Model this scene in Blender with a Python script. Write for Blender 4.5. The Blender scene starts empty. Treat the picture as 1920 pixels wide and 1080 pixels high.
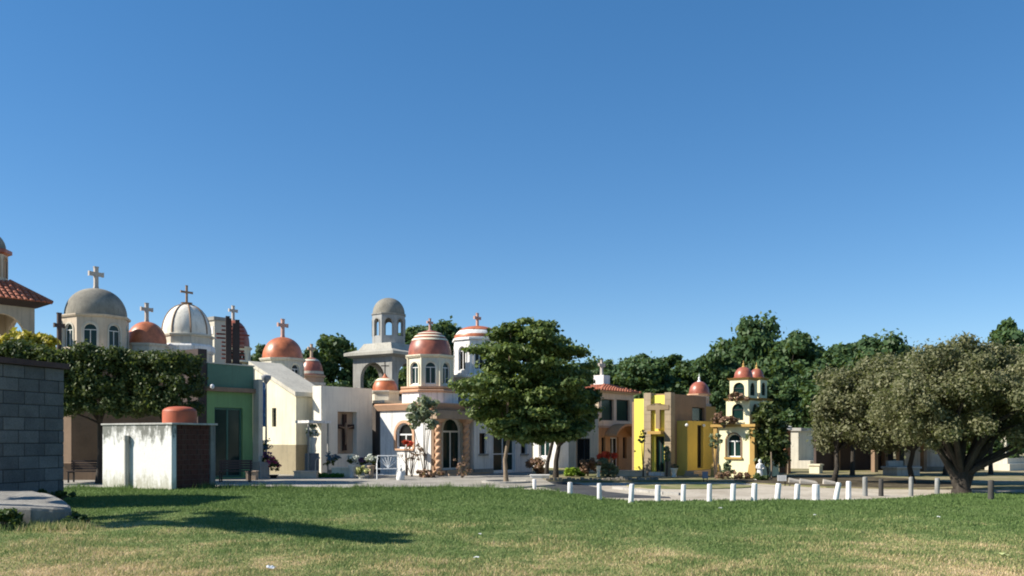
import bpy, math, random
import numpy as np
from mathutils import Vector, Matrix

S = bpy.context.scene
COL = S.collection
R = math.radians
PI = math.pi

# ------------------------------------------------------------------ camera, sky, sun, exposure
FPX = 1660.0          # focal length in pixels of the 1920 px wide photograph
YH = 825.0            # row of the horizon
CZ = 1.7              # eye height
cam = bpy.data.cameras.new('camera')
camo = bpy.data.objects.new('camera', cam)
COL.objects.link(camo)
cam.sensor_fit = 'HORIZONTAL'
cam.sensor_width = 36.0
cam.lens = FPX / 1920 * 36.0
cam.shift_y = (YH - 540) / 1920
cam.clip_start = 0.1
cam.clip_end = 3000
camo.location = (0, 0, CZ)
camo.rotation_euler = (R(90), 0, 0)
S.camera = camo

SUN_EL = R(37)
SUN_BACK = R(-9)      # the sun stands to the left, a touch on the camera's side of the chapels
to_sun = Vector((-math.cos(SUN_EL) * math.cos(SUN_BACK), math.cos(SUN_EL) * math.sin(SUN_BACK), math.sin(SUN_EL)))
w = bpy.data.worlds.new('World')
S.world = w
w.use_nodes = True
nt = w.node_tree
sky = nt.nodes.new('ShaderNodeTexSky')
sky.sky_type = 'NISHITA'
sky.sun_disc = False
sky.sun_elevation = SUN_EL
sky.sun_rotation = R(-90) + SUN_BACK
sky.altitude = 300
sky.air_density = 0.8
sky.dust_density = 0.0
sky.ozone_density = 2.5
hs = nt.nodes.new('ShaderNodeHueSaturation')
hs.inputs['Saturation'].default_value = 1.46
hs.inputs['Value'].default_value = 1.0
hs.inputs['Hue'].default_value = 0.502
bgn = nt.nodes['Background']
gm = nt.nodes.new('ShaderNodeGamma')
gm.inputs[1].default_value = 0.74
nt.links.new(sky.outputs[0], gm.inputs[0])
nt.links.new(gm.outputs[0], hs.inputs['Color'])
nt.links.new(hs.outputs[0], bgn.inputs[0])
bgn.inputs[1].default_value = 0.132
sun = bpy.data.lights.new('sun', 'SUN')
sun.energy = 5.0
sun.angle = R(0.5)
sun.color = (1.0, 0.93, 0.82)
suno = bpy.data.objects.new('sun', sun)
COL.objects.link(suno)
suno.rotation_euler = (-to_sun).to_track_quat('-Z', 'Y').to_euler()
suno.location = (-30, 5, 40)
S.view_settings.view_transform = 'Standard'
S.view_settings.look = 'None'
S.cycles.filter_width = 1.9
S.view_settings.exposure = 0.78
S.view_settings.gamma = 1.0
S.view_settings.use_curve_mapping = False

# ------------------------------------------------------------------ mesh helpers
class MB:
    def __init__(self):
        self.v = []; self.f = []; self.M = Matrix()
    def _add(self, vs, fs):
        n = len(self.v)
        self.v.extend([tuple(self.M @ Vector(p)) for p in vs])
        self.f.extend([tuple(i + n for i in f) for f in fs])
        return self
    def hexa(self, p):      # 8 points: bottom ring 0-3 counter-clockwise from above, top ring 4-7
        return self._add(p, [(3, 2, 1, 0), (4, 5, 6, 7), (0, 1, 5, 4), (1, 2, 6, 5), (2, 3, 7, 6), (3, 0, 4, 7)])
    def box(self, x0, x1, y0, y1, z0, z1):
        return self.hexa([(x0, y0, z0), (x1, y0, z0), (x1, y1, z0), (x0, y1, z0),
                          (x0, y0, z1), (x1, y0, z1), (x1, y1, z1), (x0, y1, z1)])
    def frustum(self, cx, cy, a0, b0, z0, a1, b1, z1):
        return self.hexa([(cx - a0, cy - b0, z0), (cx + a0, cy - b0, z0), (cx + a0, cy + b0, z0), (cx - a0, cy + b0, z0),
                          (cx - a1, cy - b1, z1), (cx + a1, cy - b1, z1), (cx + a1, cy + b1, z1), (cx - a1, cy + b1, z1)])
    def extrude(self, poly, z0, z1):      # poly counter-clockwise in x, y
        n = len(poly)
        vs = [(x, y, z0) for x, y in poly] + [(x, y, z1) for x, y in poly]
        fs = [tuple(range(n - 1, -1, -1)), tuple(range(n, 2 * n))]
        fs += [(i, (i + 1) % n, n + (i + 1) % n, n + i) for i in range(n)]
        return self._add(vs, fs)
    def plate(self, poly, y0, y1):        # poly in x, z seen from the front (-y), counter-clockwise
        n = len(poly)
        vs = [(x, y0, z) for x, z in poly] + [(x, y1, z) for x, z in poly]
        fs = [tuple(range(n)), tuple(range(2 * n - 1, n - 1, -1))]
        fs += [(i, n + i, n + (i + 1) % n, (i + 1) % n) for i in range(n)]
        return self._add(vs, fs)
    def lathe(self, prof, n=24, c=(0, 0), phase=0.0, sx=1.0):
        vs = []; fs = []
        m = len(prof)
        for r, z in prof:
            for k in range(n):
                a = phase + 2 * PI * k / n
                vs.append((c[0] + r * math.cos(a) * sx, c[1] + r * math.sin(a), z))
        for i in range(m - 1):
            for k in range(n):
                k2 = (k + 1) % n
                fs.append((i * n + k, i * n + k2, (i + 1) * n + k2, (i + 1) * n + k))
        fs.append(tuple(range(n - 1, -1, -1)))
        fs.append(tuple((m - 1) * n + k for k in range(n)))
        return self._add(vs, fs)
    def tube(self, pts, rad, n=8):
        pts = [Vector(p) for p in pts]
        if not hasattr(rad, '__len__'): rad = [rad] * len(pts)
        vs = []; fs = []
        ref = Vector((0.31, 0.87, 0.12))
        for i, p in enumerate(pts):
            t = (pts[min(i + 1, len(pts) - 1)] - pts[max(i - 1, 0)]).normalized()
            a = t.cross(ref)
            if a.length < 0.05: a = t.cross(Vector((1, 0, 0)))
            a.normalize(); b = t.cross(a)
            for k in range(n):
                q = 2 * PI * k / n
                vs.append(p + (a * math.cos(q) + b * math.sin(q)) * rad[i])
        for i in range(len(pts) - 1):
            for k in range(n):
                k2 = (k + 1) % n
                fs.append((i * n + k, i * n + k2, (i + 1) * n + k2, (i + 1) * n + k))
        fs.append(tuple(range(n - 1, -1, -1)))
        fs.append(tuple((len(pts) - 1) * n + k for k in range(n)))
        return self._add(vs, fs)
    def wall(self, x0, x1, z0, z1, t, ops=()):
        """wall in the x-z plane, outer face at y=0, inner at y=t; ops: (x0, x1, z0, z1, arched)"""
        ops = sorted(ops)
        cur = x0
        for (a, b, c, d, arch) in ops:
            if a > cur: self.box(cur, a, 0, t, z0, z1)
            if c > z0: self.box(a, b, 0, t, z0, c)
            if not arch:
                if d < z1: self.box(a, b, 0, t, d, z1)
            else:
                r = (b - a) / 2; m = (a + b) / 2; N = 12
                zs = d - r
                for k in range(N):
                    p0 = PI - PI * k / N; p1 = PI - PI * (k + 1) / N
                    xa, za = m + r * math.cos(p0), zs + r * math.sin(p0)
                    xb, zb = m + r * math.cos(p1), zs + r * math.sin(p1)
                    self.hexa([(xa, 0, za), (xb, 0, zb), (xb, t, zb), (xa, t, za), (xa, 0, z1), (xb, 0, z1), (xb, t, z1), (xa, t, z1)])
            cur = b
        if cur < x1: self.box(cur, x1, 0, t, z0, z1)
        return self
    def build(self, name, mat, parent=None, smooth=False, bevel=0.0, loc=None, rot=None, auto=None):
        me = bpy.data.meshes.new(name)
        me.from_pydata(self.v, [], self.f)
        me.validate()
        o = bpy.data.objects.new(name, me)
        COL.objects.link(o)
        if mat is not None: me.materials.append(mat)
        if parent is not None: o.parent = parent
        if loc is not None: o.location = loc
        if rot is not None: o.rotation_euler = rot
        if smooth:
            me.polygons.foreach_set('use_smooth', [True] * len(me.polygons))
            if auto is None: auto = 40
            try: me.set_sharp_from_angle(angle=R(auto))
            except Exception: pass
        if bevel:
            md = o.modifiers.new('bevel', 'BEVEL'); md.width = bevel; md.segments = 2; md.limit_method = 'ANGLE'
        return o

ML = Matrix(((0, 1, 0, 0), (-1, 0, 0, 0), (0, 0, 1, 0), (0, 0, 0, 1)))   # wall x = -v, inward = +u: the left face of a house

def tag(o, label=None, cat=None, group=None, kind=None):
    if label: o['label'] = label
    if cat: o['category'] = cat
    if group: o['group'] = group
    if kind: o['kind'] = kind
    return o

def thing(name, label, cat, loc=(0, 0, 0), rz=0.0, group=None):
    o = bpy.data.objects.new(name, None)
    o.empty_display_size = 0.3
    COL.objects.link(o)
    o.location = loc; o.rotation_euler = (0, 0, rz)
    return tag(o, label, cat, group)

def PX(px, d): return (px - 960) / FPX * d
def PZ(py, d): return CZ + (YH - py) / FPX * d

class Site:
    """a thing standing at pixel column px, distance d; u runs along its front, v into its depth"""
    def __init__(self, name, label, cat, px, d, deg, zg=0.0, group=None):
        self.x0 = PX(px, d); self.y0 = d; self.zg = zg
        self.c = math.cos(R(deg)); self.s = math.sin(R(deg))
        self.o = thing(name, label, cat, (self.x0, d, zg), R(deg), group)
    def dist(self, u=0, v=0): return self.y0 + u * self.s + v * self.c
    def u(self, px, v=0):
        k = (px - 960) / FPX
        x = self.x0 - v * self.s; y = self.y0 + v * self.c
        return (k * y - x) / (self.c - k * self.s)
    def v(self, px, u=0):
        k = (px - 960) / FPX
        x = self.x0 + u * self.c; y = self.y0 + u * self.s
        return (x - k * y) / (self.s + k * self.c)
    def z(self, py, u=0, v=0): return PZ(py, self.dist(u, v)) - self.zg
    def part(self, name, mb, mat, parent=None, **k): return mb.build(name, mat, parent or self.o, **k)

# ------------------------------------------------------------------ materials
MATS = {}
def nodes_of(m):
    m.use_nodes = True
    t = m.node_tree
    return t, t.nodes['Principled BSDF'], t.nodes, t.links
def noise(t, vec, scale, detail=4, rough=0.55):
    n = t.nodes.new('ShaderNodeTexNoise')
    n.inputs['Scale'].default_value = scale; n.inputs['Detail'].default_value = detail; n.inputs['Roughness'].default_value = rough
    t.links.new(vec, n.inputs['Vector'])
    return n
def ramp(t, fac, stops):
    r = t.nodes.new('ShaderNodeValToRGB')
    el = r.color_ramp.elements
    el[0].position, el[0].color = stops[0][0], (*stops[0][1], 1)
    el[1].position, el[1].color = stops[-1][0], (*stops[-1][1], 1)
    for p, c in stops[1:-1]:
        e = el.new(p); e.color = (*c, 1)
    t.links.new(fac, r.inputs[0])
    return r
def mixc(t, fac, a, b, mode='MIX'):
    m = t.nodes.new('ShaderNodeMix'); m.data_type = 'RGBA'; m.blend_type = mode
    if isinstance(fac, (int, float)): m.inputs[0].default_value = fac
    else: t.links.new(fac, m.inputs[0])
    for i, q in ((6, a), (7, b)):
        if isinstance(q, tuple): m.inputs[i].default_value = (*q[:3], 1)
        else: t.links.new(q, m.inputs[i])
    return m.outputs[2]
def maths(t, op, a, b=0.5, clamp=False):
    m = t.nodes.new('ShaderNodeMath'); m.operation = op; m.use_clamp = clamp
    for i, q in ((0, a), (1, b)):
        if isinstance(q, (int, float)): m.inputs[i].default_value = q
        else: t.links.new(q, m.inputs[i])
    return m.outputs[0]
def pos(t, sx=1, sy=1, sz=1):
    g = t.nodes.new('ShaderNodeNewGeometry')
    mp = t.nodes.new('ShaderNodeMapping')
    mp.inputs['Scale'].default_value = (sx, sy, sz)
    t.links.new(g.outputs['Position'], mp.inputs[0])
    return mp.outputs[0]
def scl(c, k): return tuple(min(1.0, x * k) for x in c)

def surf(name, col, rough=0.85, var=0.18, streak=0.25, stain=(0.10, 0.09, 0.075), bump=0.25, scale=1.0, spec=0.3, speck=0.0):
    """painted render, stone or concrete: blotches, rain streaks and a fine grain"""
    if name in MATS: return MATS[name]
    m = bpy.data.materials.new(name); t, b, N, L = nodes_of(m)
    p = pos(t)
    n1 = noise(t, p, 0.9 * scale, 5)
    n2 = noise(t, p, 9 * scale, 6, 0.7)
    ps = pos(t, 5 * scale, 5 * scale, 0.35 * scale)
    n3 = noise(t, ps, 1.6, 5, 0.6)
    r1 = ramp(t, n1.outputs[0], [(0.3, scl(col, 1 - var)), (0.7, scl(col, 1 + var * 0.5))])
    r2 = ramp(t, n2.outputs[0], [(0.3, (1 - var * 0.6,) * 3), (0.7, (1.0,) * 3)])
    c = mixc(t, 1.0, r1.outputs[0], r2.outputs[0], 'MULTIPLY')
    st = ramp(t, n3.outputs[0], [(0.49, (0, 0, 0)), (0.74, (streak,) * 3)])
    c = mixc(t, st.outputs[0], c, stain)
    n6 = noise(t, p, 0.55 * scale, 6, 0.72)
    c = mixc(t, ramp(t, n6.outputs[0], [(0.50, (0, 0, 0)), (0.60, (streak * 0.45,) * 3)]).outputs[0], c, scl(col, 0.55))
    if speck:
        n5 = noise(t, p, 60 * scale, 2)
        c = mixc(t, ramp(t, n5.outputs[0], [(0.62, (0, 0, 0)), (0.7, (speck,) * 3)]).outputs[0], c, scl(col, 0.35))
    L.new(c, b.inputs['Base Color'])
    b.inputs['Roughness'].default_value = rough
    b.inputs['Specular IOR Level'].default_value = spec
    if bump:
        n4 = noise(t, p, 45 * scale, 6, 0.7)
        bp = N.new('ShaderNodeBump'); bp.inputs['Strength'].default_value = bump; bp.inputs['Distance'].default_value = 0.02
        L.new(n4.outputs[0], bp.inputs['Height']); L.new(bp.outputs[0], b.inputs['Normal'])
    MATS[name] = m
    return m

def gloss(name, col, rough=0.1, spec=0.5, metal=0.0, var=0.0):
    if name in MATS: return MATS[name]
    m = bpy.data.materials.new(name); t, b, N, L = nodes_of(m)
    n = noise(t, pos(t), 3.0, 3)
    r = ramp(t, n.outputs[0], [(0.3, scl(col, 1 - var - 0.05)), (0.7, scl(col, 1 + var + 0.05))])
    L.new(r.outputs[0], b.inputs['Base Color'])
    rr = ramp(t, noise(t, pos(t), 1.3, 4).outputs[0], [(0.3, (rough,) * 3), (0.7, (min(1, rough * 1.8),) * 3)])
    L.new(rr.outputs[0], b.inputs['Roughness'])
    b.inputs['Specular IOR Level'].default_value = spec; b.inputs['Metallic'].default_value = metal
    MATS[name] = m
    return m

def leafmat(name, cols, trans=0.35, rough=0.55):
    """leaf colours picked leaf by leaf, with slow drift through the crown"""
    if name in MATS: return MATS[name]
    m = bpy.data.materials.new(name); t, b, N, L = nodes_of(m)
    g = N.new('ShaderNodeNewGeometry')
    n = noise(t, pos(t), 0.8, 3)
    f = maths(t, 'ADD', maths(t, 'MULTIPLY', g.outputs['Random Per Island'], 0.6), maths(t, 'MULTIPLY', n.outputs[0], 0.45), True)
    k = len(cols)
    r = ramp(t, f, [(0.12 + 0.76 * i / (k - 1), c) for i, c in enumerate(cols)])
    L.new(r.outputs[0], b.inputs['Base Color'])
    b.inputs['Roughness'].default_value = rough
    b.inputs['Specular IOR Level'].default_value = 0.3
    tr = N.new('ShaderNodeBsdfTranslucent')
    L.new(mixc(t, 0.5, r.outputs[0], (0.20, 0.26, 0.03), 'MIX'), tr.inputs[0])
    mx = N.new('ShaderNodeMixShader'); mx.inputs[0].default_value = trans
    L.new(b.outputs[0], mx.inputs[1]); L.new(tr.outputs[0], mx.inputs[2])
    L.new(mx.outputs[0], N['Material Output'].inputs['Surface'])
    MATS[name] = m
    return m

WHITE = surf('white_render', (0.80, 0.79, 0.76), var=0.14, streak=0.48)
CREAM = surf('cream_render', (0.78, 0.72, 0.54), var=0.12, streak=0.28)
CREAMG = surf('grey_cream_render', (0.60, 0.56, 0.46), var=0.14, streak=0.3)
BEIGE = surf('beige_render', (0.60, 0.50, 0.38), var=0.16, streak=0.35)
TAN = surf('tan_stone', (0.46, 0.34, 0.24), var=0.2, streak=0.25)
BROWN = surf('brown_stone', (0.30, 0.20, 0.13), var=0.22, streak=0.25)
PEACH = surf('peach_moulding', (0.62, 0.38, 0.24), var=0.12, streak=0.2)
GREYC = surf('grey_cement', (0.34, 0.33, 0.30), var=0.25, streak=0.5)
GREYD = surf('weathered_dome_cement', (0.30, 0.28, 0.23), var=0.35, streak=0.45, scale=1.4)
CONC = surf('pale_concrete', (0.42, 0.40, 0.36), var=0.25, streak=0.3, speck=0.3)
YELLOW = surf('yellow_paint', (0.83, 0.70, 0.12), var=0.06, streak=0.08)
OCHRE = surf('ochre_paint', (0.46, 0.29, 0.09), var=0.12, streak=0.15)
LEMON = surf('pale_yellow_paint', (0.84, 0.78, 0.50), var=0.07, streak=0.12)
GREEN = surf('mint_green_paint', (0.20, 0.35, 0.15), var=0.12, streak=0.25)
GREEN2 = surf('sea_green_paint', (0.12, 0.215, 0.15), var=0.12, streak=0.3)
DARKB = surf('dark_brown_paint', (0.07, 0.05, 0.045), var=0.2, streak=0.2)
TERRA = gloss('terracotta_glaze', (0.43, 0.135, 0.055), 0.30, 0.5, var=0.28)
TERRAD = gloss('brown_terracotta_glaze', (0.31, 0.095, 0.055), 0.28, 0.5, var=0.3)
TILE = surf('clay_tile', (0.48, 0.17, 0.10), var=0.35, streak=0.35, rough=0.8)
GLASS = gloss('dark_teal_glass', (0.010, 0.030, 0.027), 0.08, 0.22)
GLASSB = gloss('dark_bronze_glass', (0.012, 0.012, 0.012), 0.08, 0.22)
FRAMEW = gloss('white_frame', (0.72, 0.72, 0.70), 0.4, 0.4)
FRAMED = gloss('dark_frame', (0.03, 0.03, 0.03), 0.4, 0.4)
FRAMEG = gloss('green_frame', (0.04, 0.12, 0.09), 0.35, 0.4)
IRON = gloss('black_iron', (0.015, 0.015, 0.015), 0.45, 0.4)
RUST = surf('rusty_red_steel', (0.26, 0.05, 0.03), var=0.3, streak=0.3, rough=0.6)
STONEX = surf('cross_stone', (0.50, 0.45, 0.40), var=0.2, streak=0.3)
PINKX = surf('pink_cross_stone', (0.52, 0.33, 0.28), var=0.2, streak=0.3)
BARK = surf('grey_bark', (0.13, 0.10, 0.075), var=0.4, streak=0.5, bump=0.8, scale=2.0)
BARKD = surf('dark_bark', (0.055, 0.045, 0.035), var=0.4, streak=0.5, bump=0.9, scale=2.0)
BARKP = surf('pale_bark', (0.30, 0.23, 0.16), var=0.3, streak=0.4, bump=0.6, scale=2.0)
L_DARK = leafmat('dark_green_leaves', [(0.020, 0.048, 0.014), (0.045, 0.085, 0.020), (0.075, 0.12, 0.030)], 0.25)
L_FAR = leafmat('far_tree_leaves', [(0.030, 0.068, 0.026), (0.055, 0.105, 0.036), (0.095, 0.150, 0.050)], 0.3)
L_ALM = leafmat('layered_tree_leaves', [(0.036, 0.072, 0.020), (0.095, 0.145, 0.036), (0.190, 0.235, 0.070)], 0.35)
L_OLIVE = leafmat('olive_leaves', [(0.080, 0.090, 0.040), (0.155, 0.160, 0.078), (0.27, 0.26, 0.145)], 0.35)
L_HEDGE = leafmat('hedge_leaves', [(0.022, 0.045, 0.014), (0.055, 0.085, 0.022), (0.12, 0.14, 0.045)], 0.25)
L_LIME = leafmat('lime_leaves', [(0.14, 0.26, 0.02), (0.26, 0.40, 0.03), (0.36, 0.48, 0.05)], 0.35)
L_GREY = leafmat('grey_green_leaves', [(0.10, 0.13, 0.07), (0.17, 0.21, 0.12), (0.26, 0.30, 0.18)], 0.35)
L_YEL = leafmat('yellow_blossom', [(0.20, 0.20, 0.02), (0.42, 0.34, 0.03), (0.58, 0.46, 0.06)], 0.3)
L_DRY = leafmat('dry_brown_leaves', [(0.12, 0.07, 0.045), (0.26, 0.15, 0.10), (0.38, 0.24, 0.16)], 0.25)
F_RED = leafmat('red_petals', [(0.45, 0.03, 0.02), (0.62, 0.06, 0.03), (0.70, 0.10, 0.06)], 0.2)
F_MAG = leafmat('magenta_petals', [(0.12, 0.02, 0.05), (0.30, 0.03, 0.10), (0.42, 0.06, 0.18)], 0.2)
F_WHITE = leafmat('white_petals', [(0.45, 0.50, 0.42), (0.68, 0.70, 0.62), (0.80, 0.80, 0.74)], 0.2)
F_YEL = leafmat('pale_yellow_petals', [(0.45, 0.46, 0.16), (0.70, 0.68, 0.26), (0.78, 0.76, 0.42)], 0.2)
F_BLUE = leafmat('blue_petals', [(0.02, 0.06, 0.10), (0.06, 0.14, 0.22), (0.16, 0.30, 0.36)], 0.2)
F_PURP = leafmat('purple_petals', [(0.05, 0.02, 0.05), (0.16, 0.05, 0.16), (0.30, 0.12, 0.32)], 0.2)

# ------------------------------------------------------------------ foliage
def leaf_mesh(name, clusters, size, seed, mat, elong=1.7, up=0.35, shell=0.45, jit=0.5):
    """clusters: (centre, radii, count); every leaf is a small diamond of its own"""
    rg = np.random.default_rng(seed)
    P = []; Nn = []
    for c, r, n in clusters:
        d = rg.normal(size=(n, 3)); d /= np.linalg.norm(d, axis=1)[:, None]
        rr = shell + (1 - shell) * rg.random(n) ** 0.6
        P.append(np.array(c) + d * np.array(r) * (rr * (1 + 0.12 * rg.normal(size=n)) * np.where(rg.random(n) < 0.22, 1.0 + 0.55 * rg.random(n), 1.0))[:, None])
        q = d + rg.normal(size=(n, 3)) * 0.75; q[:, 2] += up
        Nn.append(q)
    P = np.concatenate(P); Nn = np.concatenate(Nn)
    n = len(P)
    Nn /= np.linalg.norm(Nn, axis=1)[:, None]
    t = np.cross(Nn, rg.normal(size=(n, 3))); t /= np.linalg.norm(t, axis=1)[:, None]
    b = np.cross(Nn, t)
    sz = size * (1 - jit + 2 * jit * rg.random(n))[:, None]
    V = np.empty((n, 4, 3), dtype=np.float32)
    V[:, 0] = P - t * sz * elong * 0.5
    V[:, 1] = P + b * sz * 0.5 - t * sz * 0.1
    V[:, 2] = P + t * sz * elong * 0.5 + Nn * sz * 0.12
    V[:, 3] = P - b * sz * 0.5 - t * sz * 0.1
    me = bpy.data.meshes.new(name)
    me.vertices.add(4 * n); me.vertices.foreach_set('co', V.ravel())
    me.loops.add(4 * n); me.loops.foreach_set('vertex_index', np.arange(4 * n, dtype=np.int32))
    me.polygons.add(n); me.polygons.foreach_set('loop_start', np.arange(0, 4 * n, 4, dtype=np.int32))
    me.update(calc_edges=True); me.validate()
    me.materials.append(mat)
    return me
def leaf_obj(name, parent, *a, **k):
    o = bpy.data.objects.new(name, leaf_mesh(name, *a, **k)); COL.objects.link(o)
    if parent is not None: o.parent = parent
    return o

def crown_clusters(rg, c, rad, n, cr, per, flat=0.75, low=-0.55, inner=0.25):
    """leaf clumps spread over an uneven ellipsoid"""
    out = []
    k = 0
    while len(out) < n:
        d = np.array([rg.gauss(0, 1) for _ in range(3)]); d /= np.linalg.norm(d)
        if d[2] < low: continue
        k += 1
        f = rg.uniform(0.72, 1.04) if rg.random() > inner else rg.uniform(0.2, 0.7)
        s = cr * rg.uniform(0.65, 1.35)
        out.append((np.array(c) + d * np.array(rad) * f, (s, s, s * flat), int(per * rg.uniform(0.6, 1.3))))
    return out

def limbs(mb, base, fork, clusters, r0, rg, k=10, bend=0.15, rt=0.015):
    base = Vector(base); fork = Vector(fork)
    mid = base.lerp(fork, 0.5) + Vector((rg.uniform(-1, 1), rg.uniform(-1, 1), 0)) * bend * 0.5
    mb.tube([base - Vector((0, 0, 0.15)), base + Vector((0, 0, 0.05)), base.lerp(mid, 0.45), mid, fork], [r0 * 1.55, r0 * 1.3, r0 * 1.02, r0 * 0.92, r0 * 0.8], 10)
    for i in range(k):
        c = Vector(clusters[i % len(clusters)][0])
        m = fork.lerp(c, 0.5) + Vector((rg.uniform(-1, 1), rg.uniform(-1, 1), rg.uniform(-0.3, 0.8))) * bend * 2
        s = r0 * rg.uniform(0.38, 0.6)
        mb.tube([fork - Vector((0, 0, r0 * 0.5)), fork.lerp(m, 0.5), m, c], [s, s * 0.8, s * 0.55, rt], 6)

def sm(a, b, x):
    t = np.clip((x - a) / (b - a), 0, 1)
    return t * t * (3 - 2 * t)

# ------------------------------------------------------------------ ground
def lawn_edge(x):
    x = np.asarray(x, dtype=float)
    return 28.6 + (24.7 - 28.6) * sm(0.6, 3.6, x) + 0.9 * sm(8.0, 11.5, x) + 2.6 * sm(10.8, 14.5, x) + 0.12 * np.sin(x * 1.7) + 0.07 * np.sin(x * 4.3 + 1)
def terrain(x, y):
    x = np.asarray(x, dtype=float); y = np.asarray(y, dtype=float)
    left = 1 - sm(-1.5, 3.4, x)
    bump = sm(12.5, 24.0, y) * (1 - sm(27.0, 28.9, y))
    z = 0.03 + 0.20 * left * bump
    z = z + 0.012 * np.sin(x * 0.9 + y * 0.35) + 0.010 * np.sin(y * 1.3 - x * 0.45) + 0.006 * np.sin(3.1 * x + 1.7 * y)
    return z
def ground_d(px, py):      # distance at which the ground appears in that pixel
    d = 8.0
    while d < 200:
        if PZ(py, d) <= float(terrain(PX(px, d), d)): return d
        d += 0.02
    return d

def grass_cols(t, blades):
    g = pos(t)
    sp = t.nodes.new('ShaderNodeSeparateXYZ'); t.links.new(g, sp.inputs[0])
    big = noise(t, g, 0.22, 4, 0.6); med = noise(t, g, 1.1, 5, 0.65); fine = noise(t, g, 9.0, 4, 0.7)
    # the field is worn dry towards the near side and greener on the bank
    k = maths(t, 'MULTIPLY', maths(t, 'SUBTRACT', 14.0, sp.outputs[1]), 0.075)
    k = maths(t, 'ADD', k, maths(t, 'MULTIPLY', maths(t, 'SUBTRACT', big.outputs[0], 0.5), 1.9))
    k = maths(t, 'ADD', k, maths(t, 'MULTIPLY', maths(t, 'SUBTRACT', med.outputs[0], 0.5), 1.7))
    k = maths(t, 'ADD', k, maths(t, 'MULTIPLY', maths(t, 'SUBTRACT', fine.outputs[0], 0.5), 0.7))
    if blades:
        gi = t.nodes.new('ShaderNodeNewGeometry')
        k = maths(t, 'ADD', k, maths(t, 'MULTIPLY', maths(t, 'SUBTRACT', gi.outputs['Random Per Island'], 0.5), 0.75))
    k = maths(t, 'ADD', k, 0.38)
    s = 1.5 if blades else 1.2
    return ramp(t, k, [(0.0, scl((0.085, 0.130, 0.038), s)), (0.38, scl((0.135, 0.172, 0.062), s)), (0.62, scl((0.225, 0.225, 0.090), s)), (0.85, scl((0.36, 0.29, 0.155), s)), (1.0, scl((0.42, 0.33, 0.20), s))])

m = bpy.data.materials.new('lawn_soil'); t, b_, N_, L_ = nodes_of(m)
L_.new(grass_cols(t, False).outputs[0], b_.inputs['Base Color']); b_.inputs['Roughness'].default_value = 1.0; b_.inputs['Specular IOR Level'].default_value = 0.1
bp = N_.new('ShaderNodeBump'); bp.inputs['Strength'].default_value = 0.8; bp.inputs['Distance'].default_value = 0.05
L_.new(noise(t, pos(t), 22, 5, 0.7).outputs[0], bp.inputs['Height']); L_.new(bp.outputs[0], b_.inputs['Normal'])
LAWN = m
m = bpy.data.materials.new('grass_blades'); t, b_, N_, L_ = nodes_of(m)
rc = grass_cols(t, True)
L_.new(rc.outputs[0], b_.inputs['Base Color']); b_.inputs['Roughness'].default_value = 0.7; b_.inputs['Specular IOR Level'].default_value = 0.2
tr = N_.new('ShaderNodeBsdfTranslucent'); L_.new(rc.outputs[0], tr.inputs[0])
mx = N_.new('ShaderNodeMixShader'); mx.inputs[0].default_value = 0.35
L_.new(b_.outputs[0], mx.inputs[1]); L_.new(tr.outputs[0], mx.inputs[2]); L_.new(mx.outputs[0], N_['Material Output'].inputs['Surface'])
BLADES = m

def ground_mat(name, a, b, c, s1, s2):
    m = bpy.data.materials.new(name); t, bs, N, L = nodes_of(m)
    p = pos(t)
    f = maths(t, 'ADD', maths(t, 'MULTIPLY', noise(t, p, s1, 5, 0.6).outputs[0], 0.6), maths(t, 'MULTIPLY', noise(t, p, s2, 5, 0.7).outputs[0], 0.4))
    r = ramp(t, f, [(0.38, a), (0.5, b), (0.62, c)])
    g = ramp(t, noise(t, p, 40, 3, 0.7).outputs[0], [(0.3, (0.75,) * 3), (0.65, (1.0,) * 3)])
    L.new(mixc(t, 1.0, r.outputs[0], g.outputs[0], 'MULTIPLY'), bs.inputs['Base Color'])
    bs.inputs['Roughness'].default_value = 0.95; bs.inputs['Specular IOR Level'].default_value = 0.15
    bp = N.new('ShaderNodeBump'); bp.inputs['Strength'].default_value = 0.5; bp.inputs['Distance'].default_value = 0.03
    L.new(noise(t, p, 18, 6, 0.7).outputs[0], bp.inputs['Height']); L.new(bp.outputs[0], bs.inputs['Normal'])
    return m
SOIL = ground_mat('soil_and_dry_grass', (0.14, 0.16, 0.06), (0.25, 0.22, 0.12), (0.36, 0.30, 0.21), 0.35, 2.5)
SAND = ground_mat('dusty_pale_road', (0.36, 0.31, 0.24), (0.47, 0.42, 0.34), (0.56, 0.50, 0.41), 0.5, 4.0)
PAVE = ground_mat('grey_concrete_apron', (0.25, 0.235, 0.205), (0.33, 0.31, 0.27), (0.42, 0.39, 0.34), 0.6, 5.0)
VERGE = ground_mat('thin_green_verge', (0.13, 0.17, 0.05), (0.22, 0.22, 0.10), (0.34, 0.29, 0.18), 0.8, 4.0)

def sheet(name, xs, ys, zf, mat, kind='structure'):
    me = bpy.data.meshes.new(name)
    V = [(x, y, zf(x, y)) for y in ys for x in xs]
    n = len(xs)
    F = [(j * n + i, j * n + i + 1, (j + 1) * n + i + 1, (j + 1) * n + i) for j in range(len(ys) - 1) for i in range(n - 1)]
    me.from_pydata(V, [], F); me.materials.append(mat)
    me.polygons.foreach_set('use_smooth', [True] * len(me.polygons))
    o = bpy.data.objects.new(name, me); COL.objects.link(o)
    return tag(o, kind=kind)
sheet('ground', np.linspace(-900, 900, 13), np.linspace(-300, 1500, 13), lambda x, y: -0.05, SOIL)
sheet('road', np.linspace(-1.0, 70, 30), np.linspace(24.0, 35.5, 10), lambda x, y: -0.012, SAND)
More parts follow.
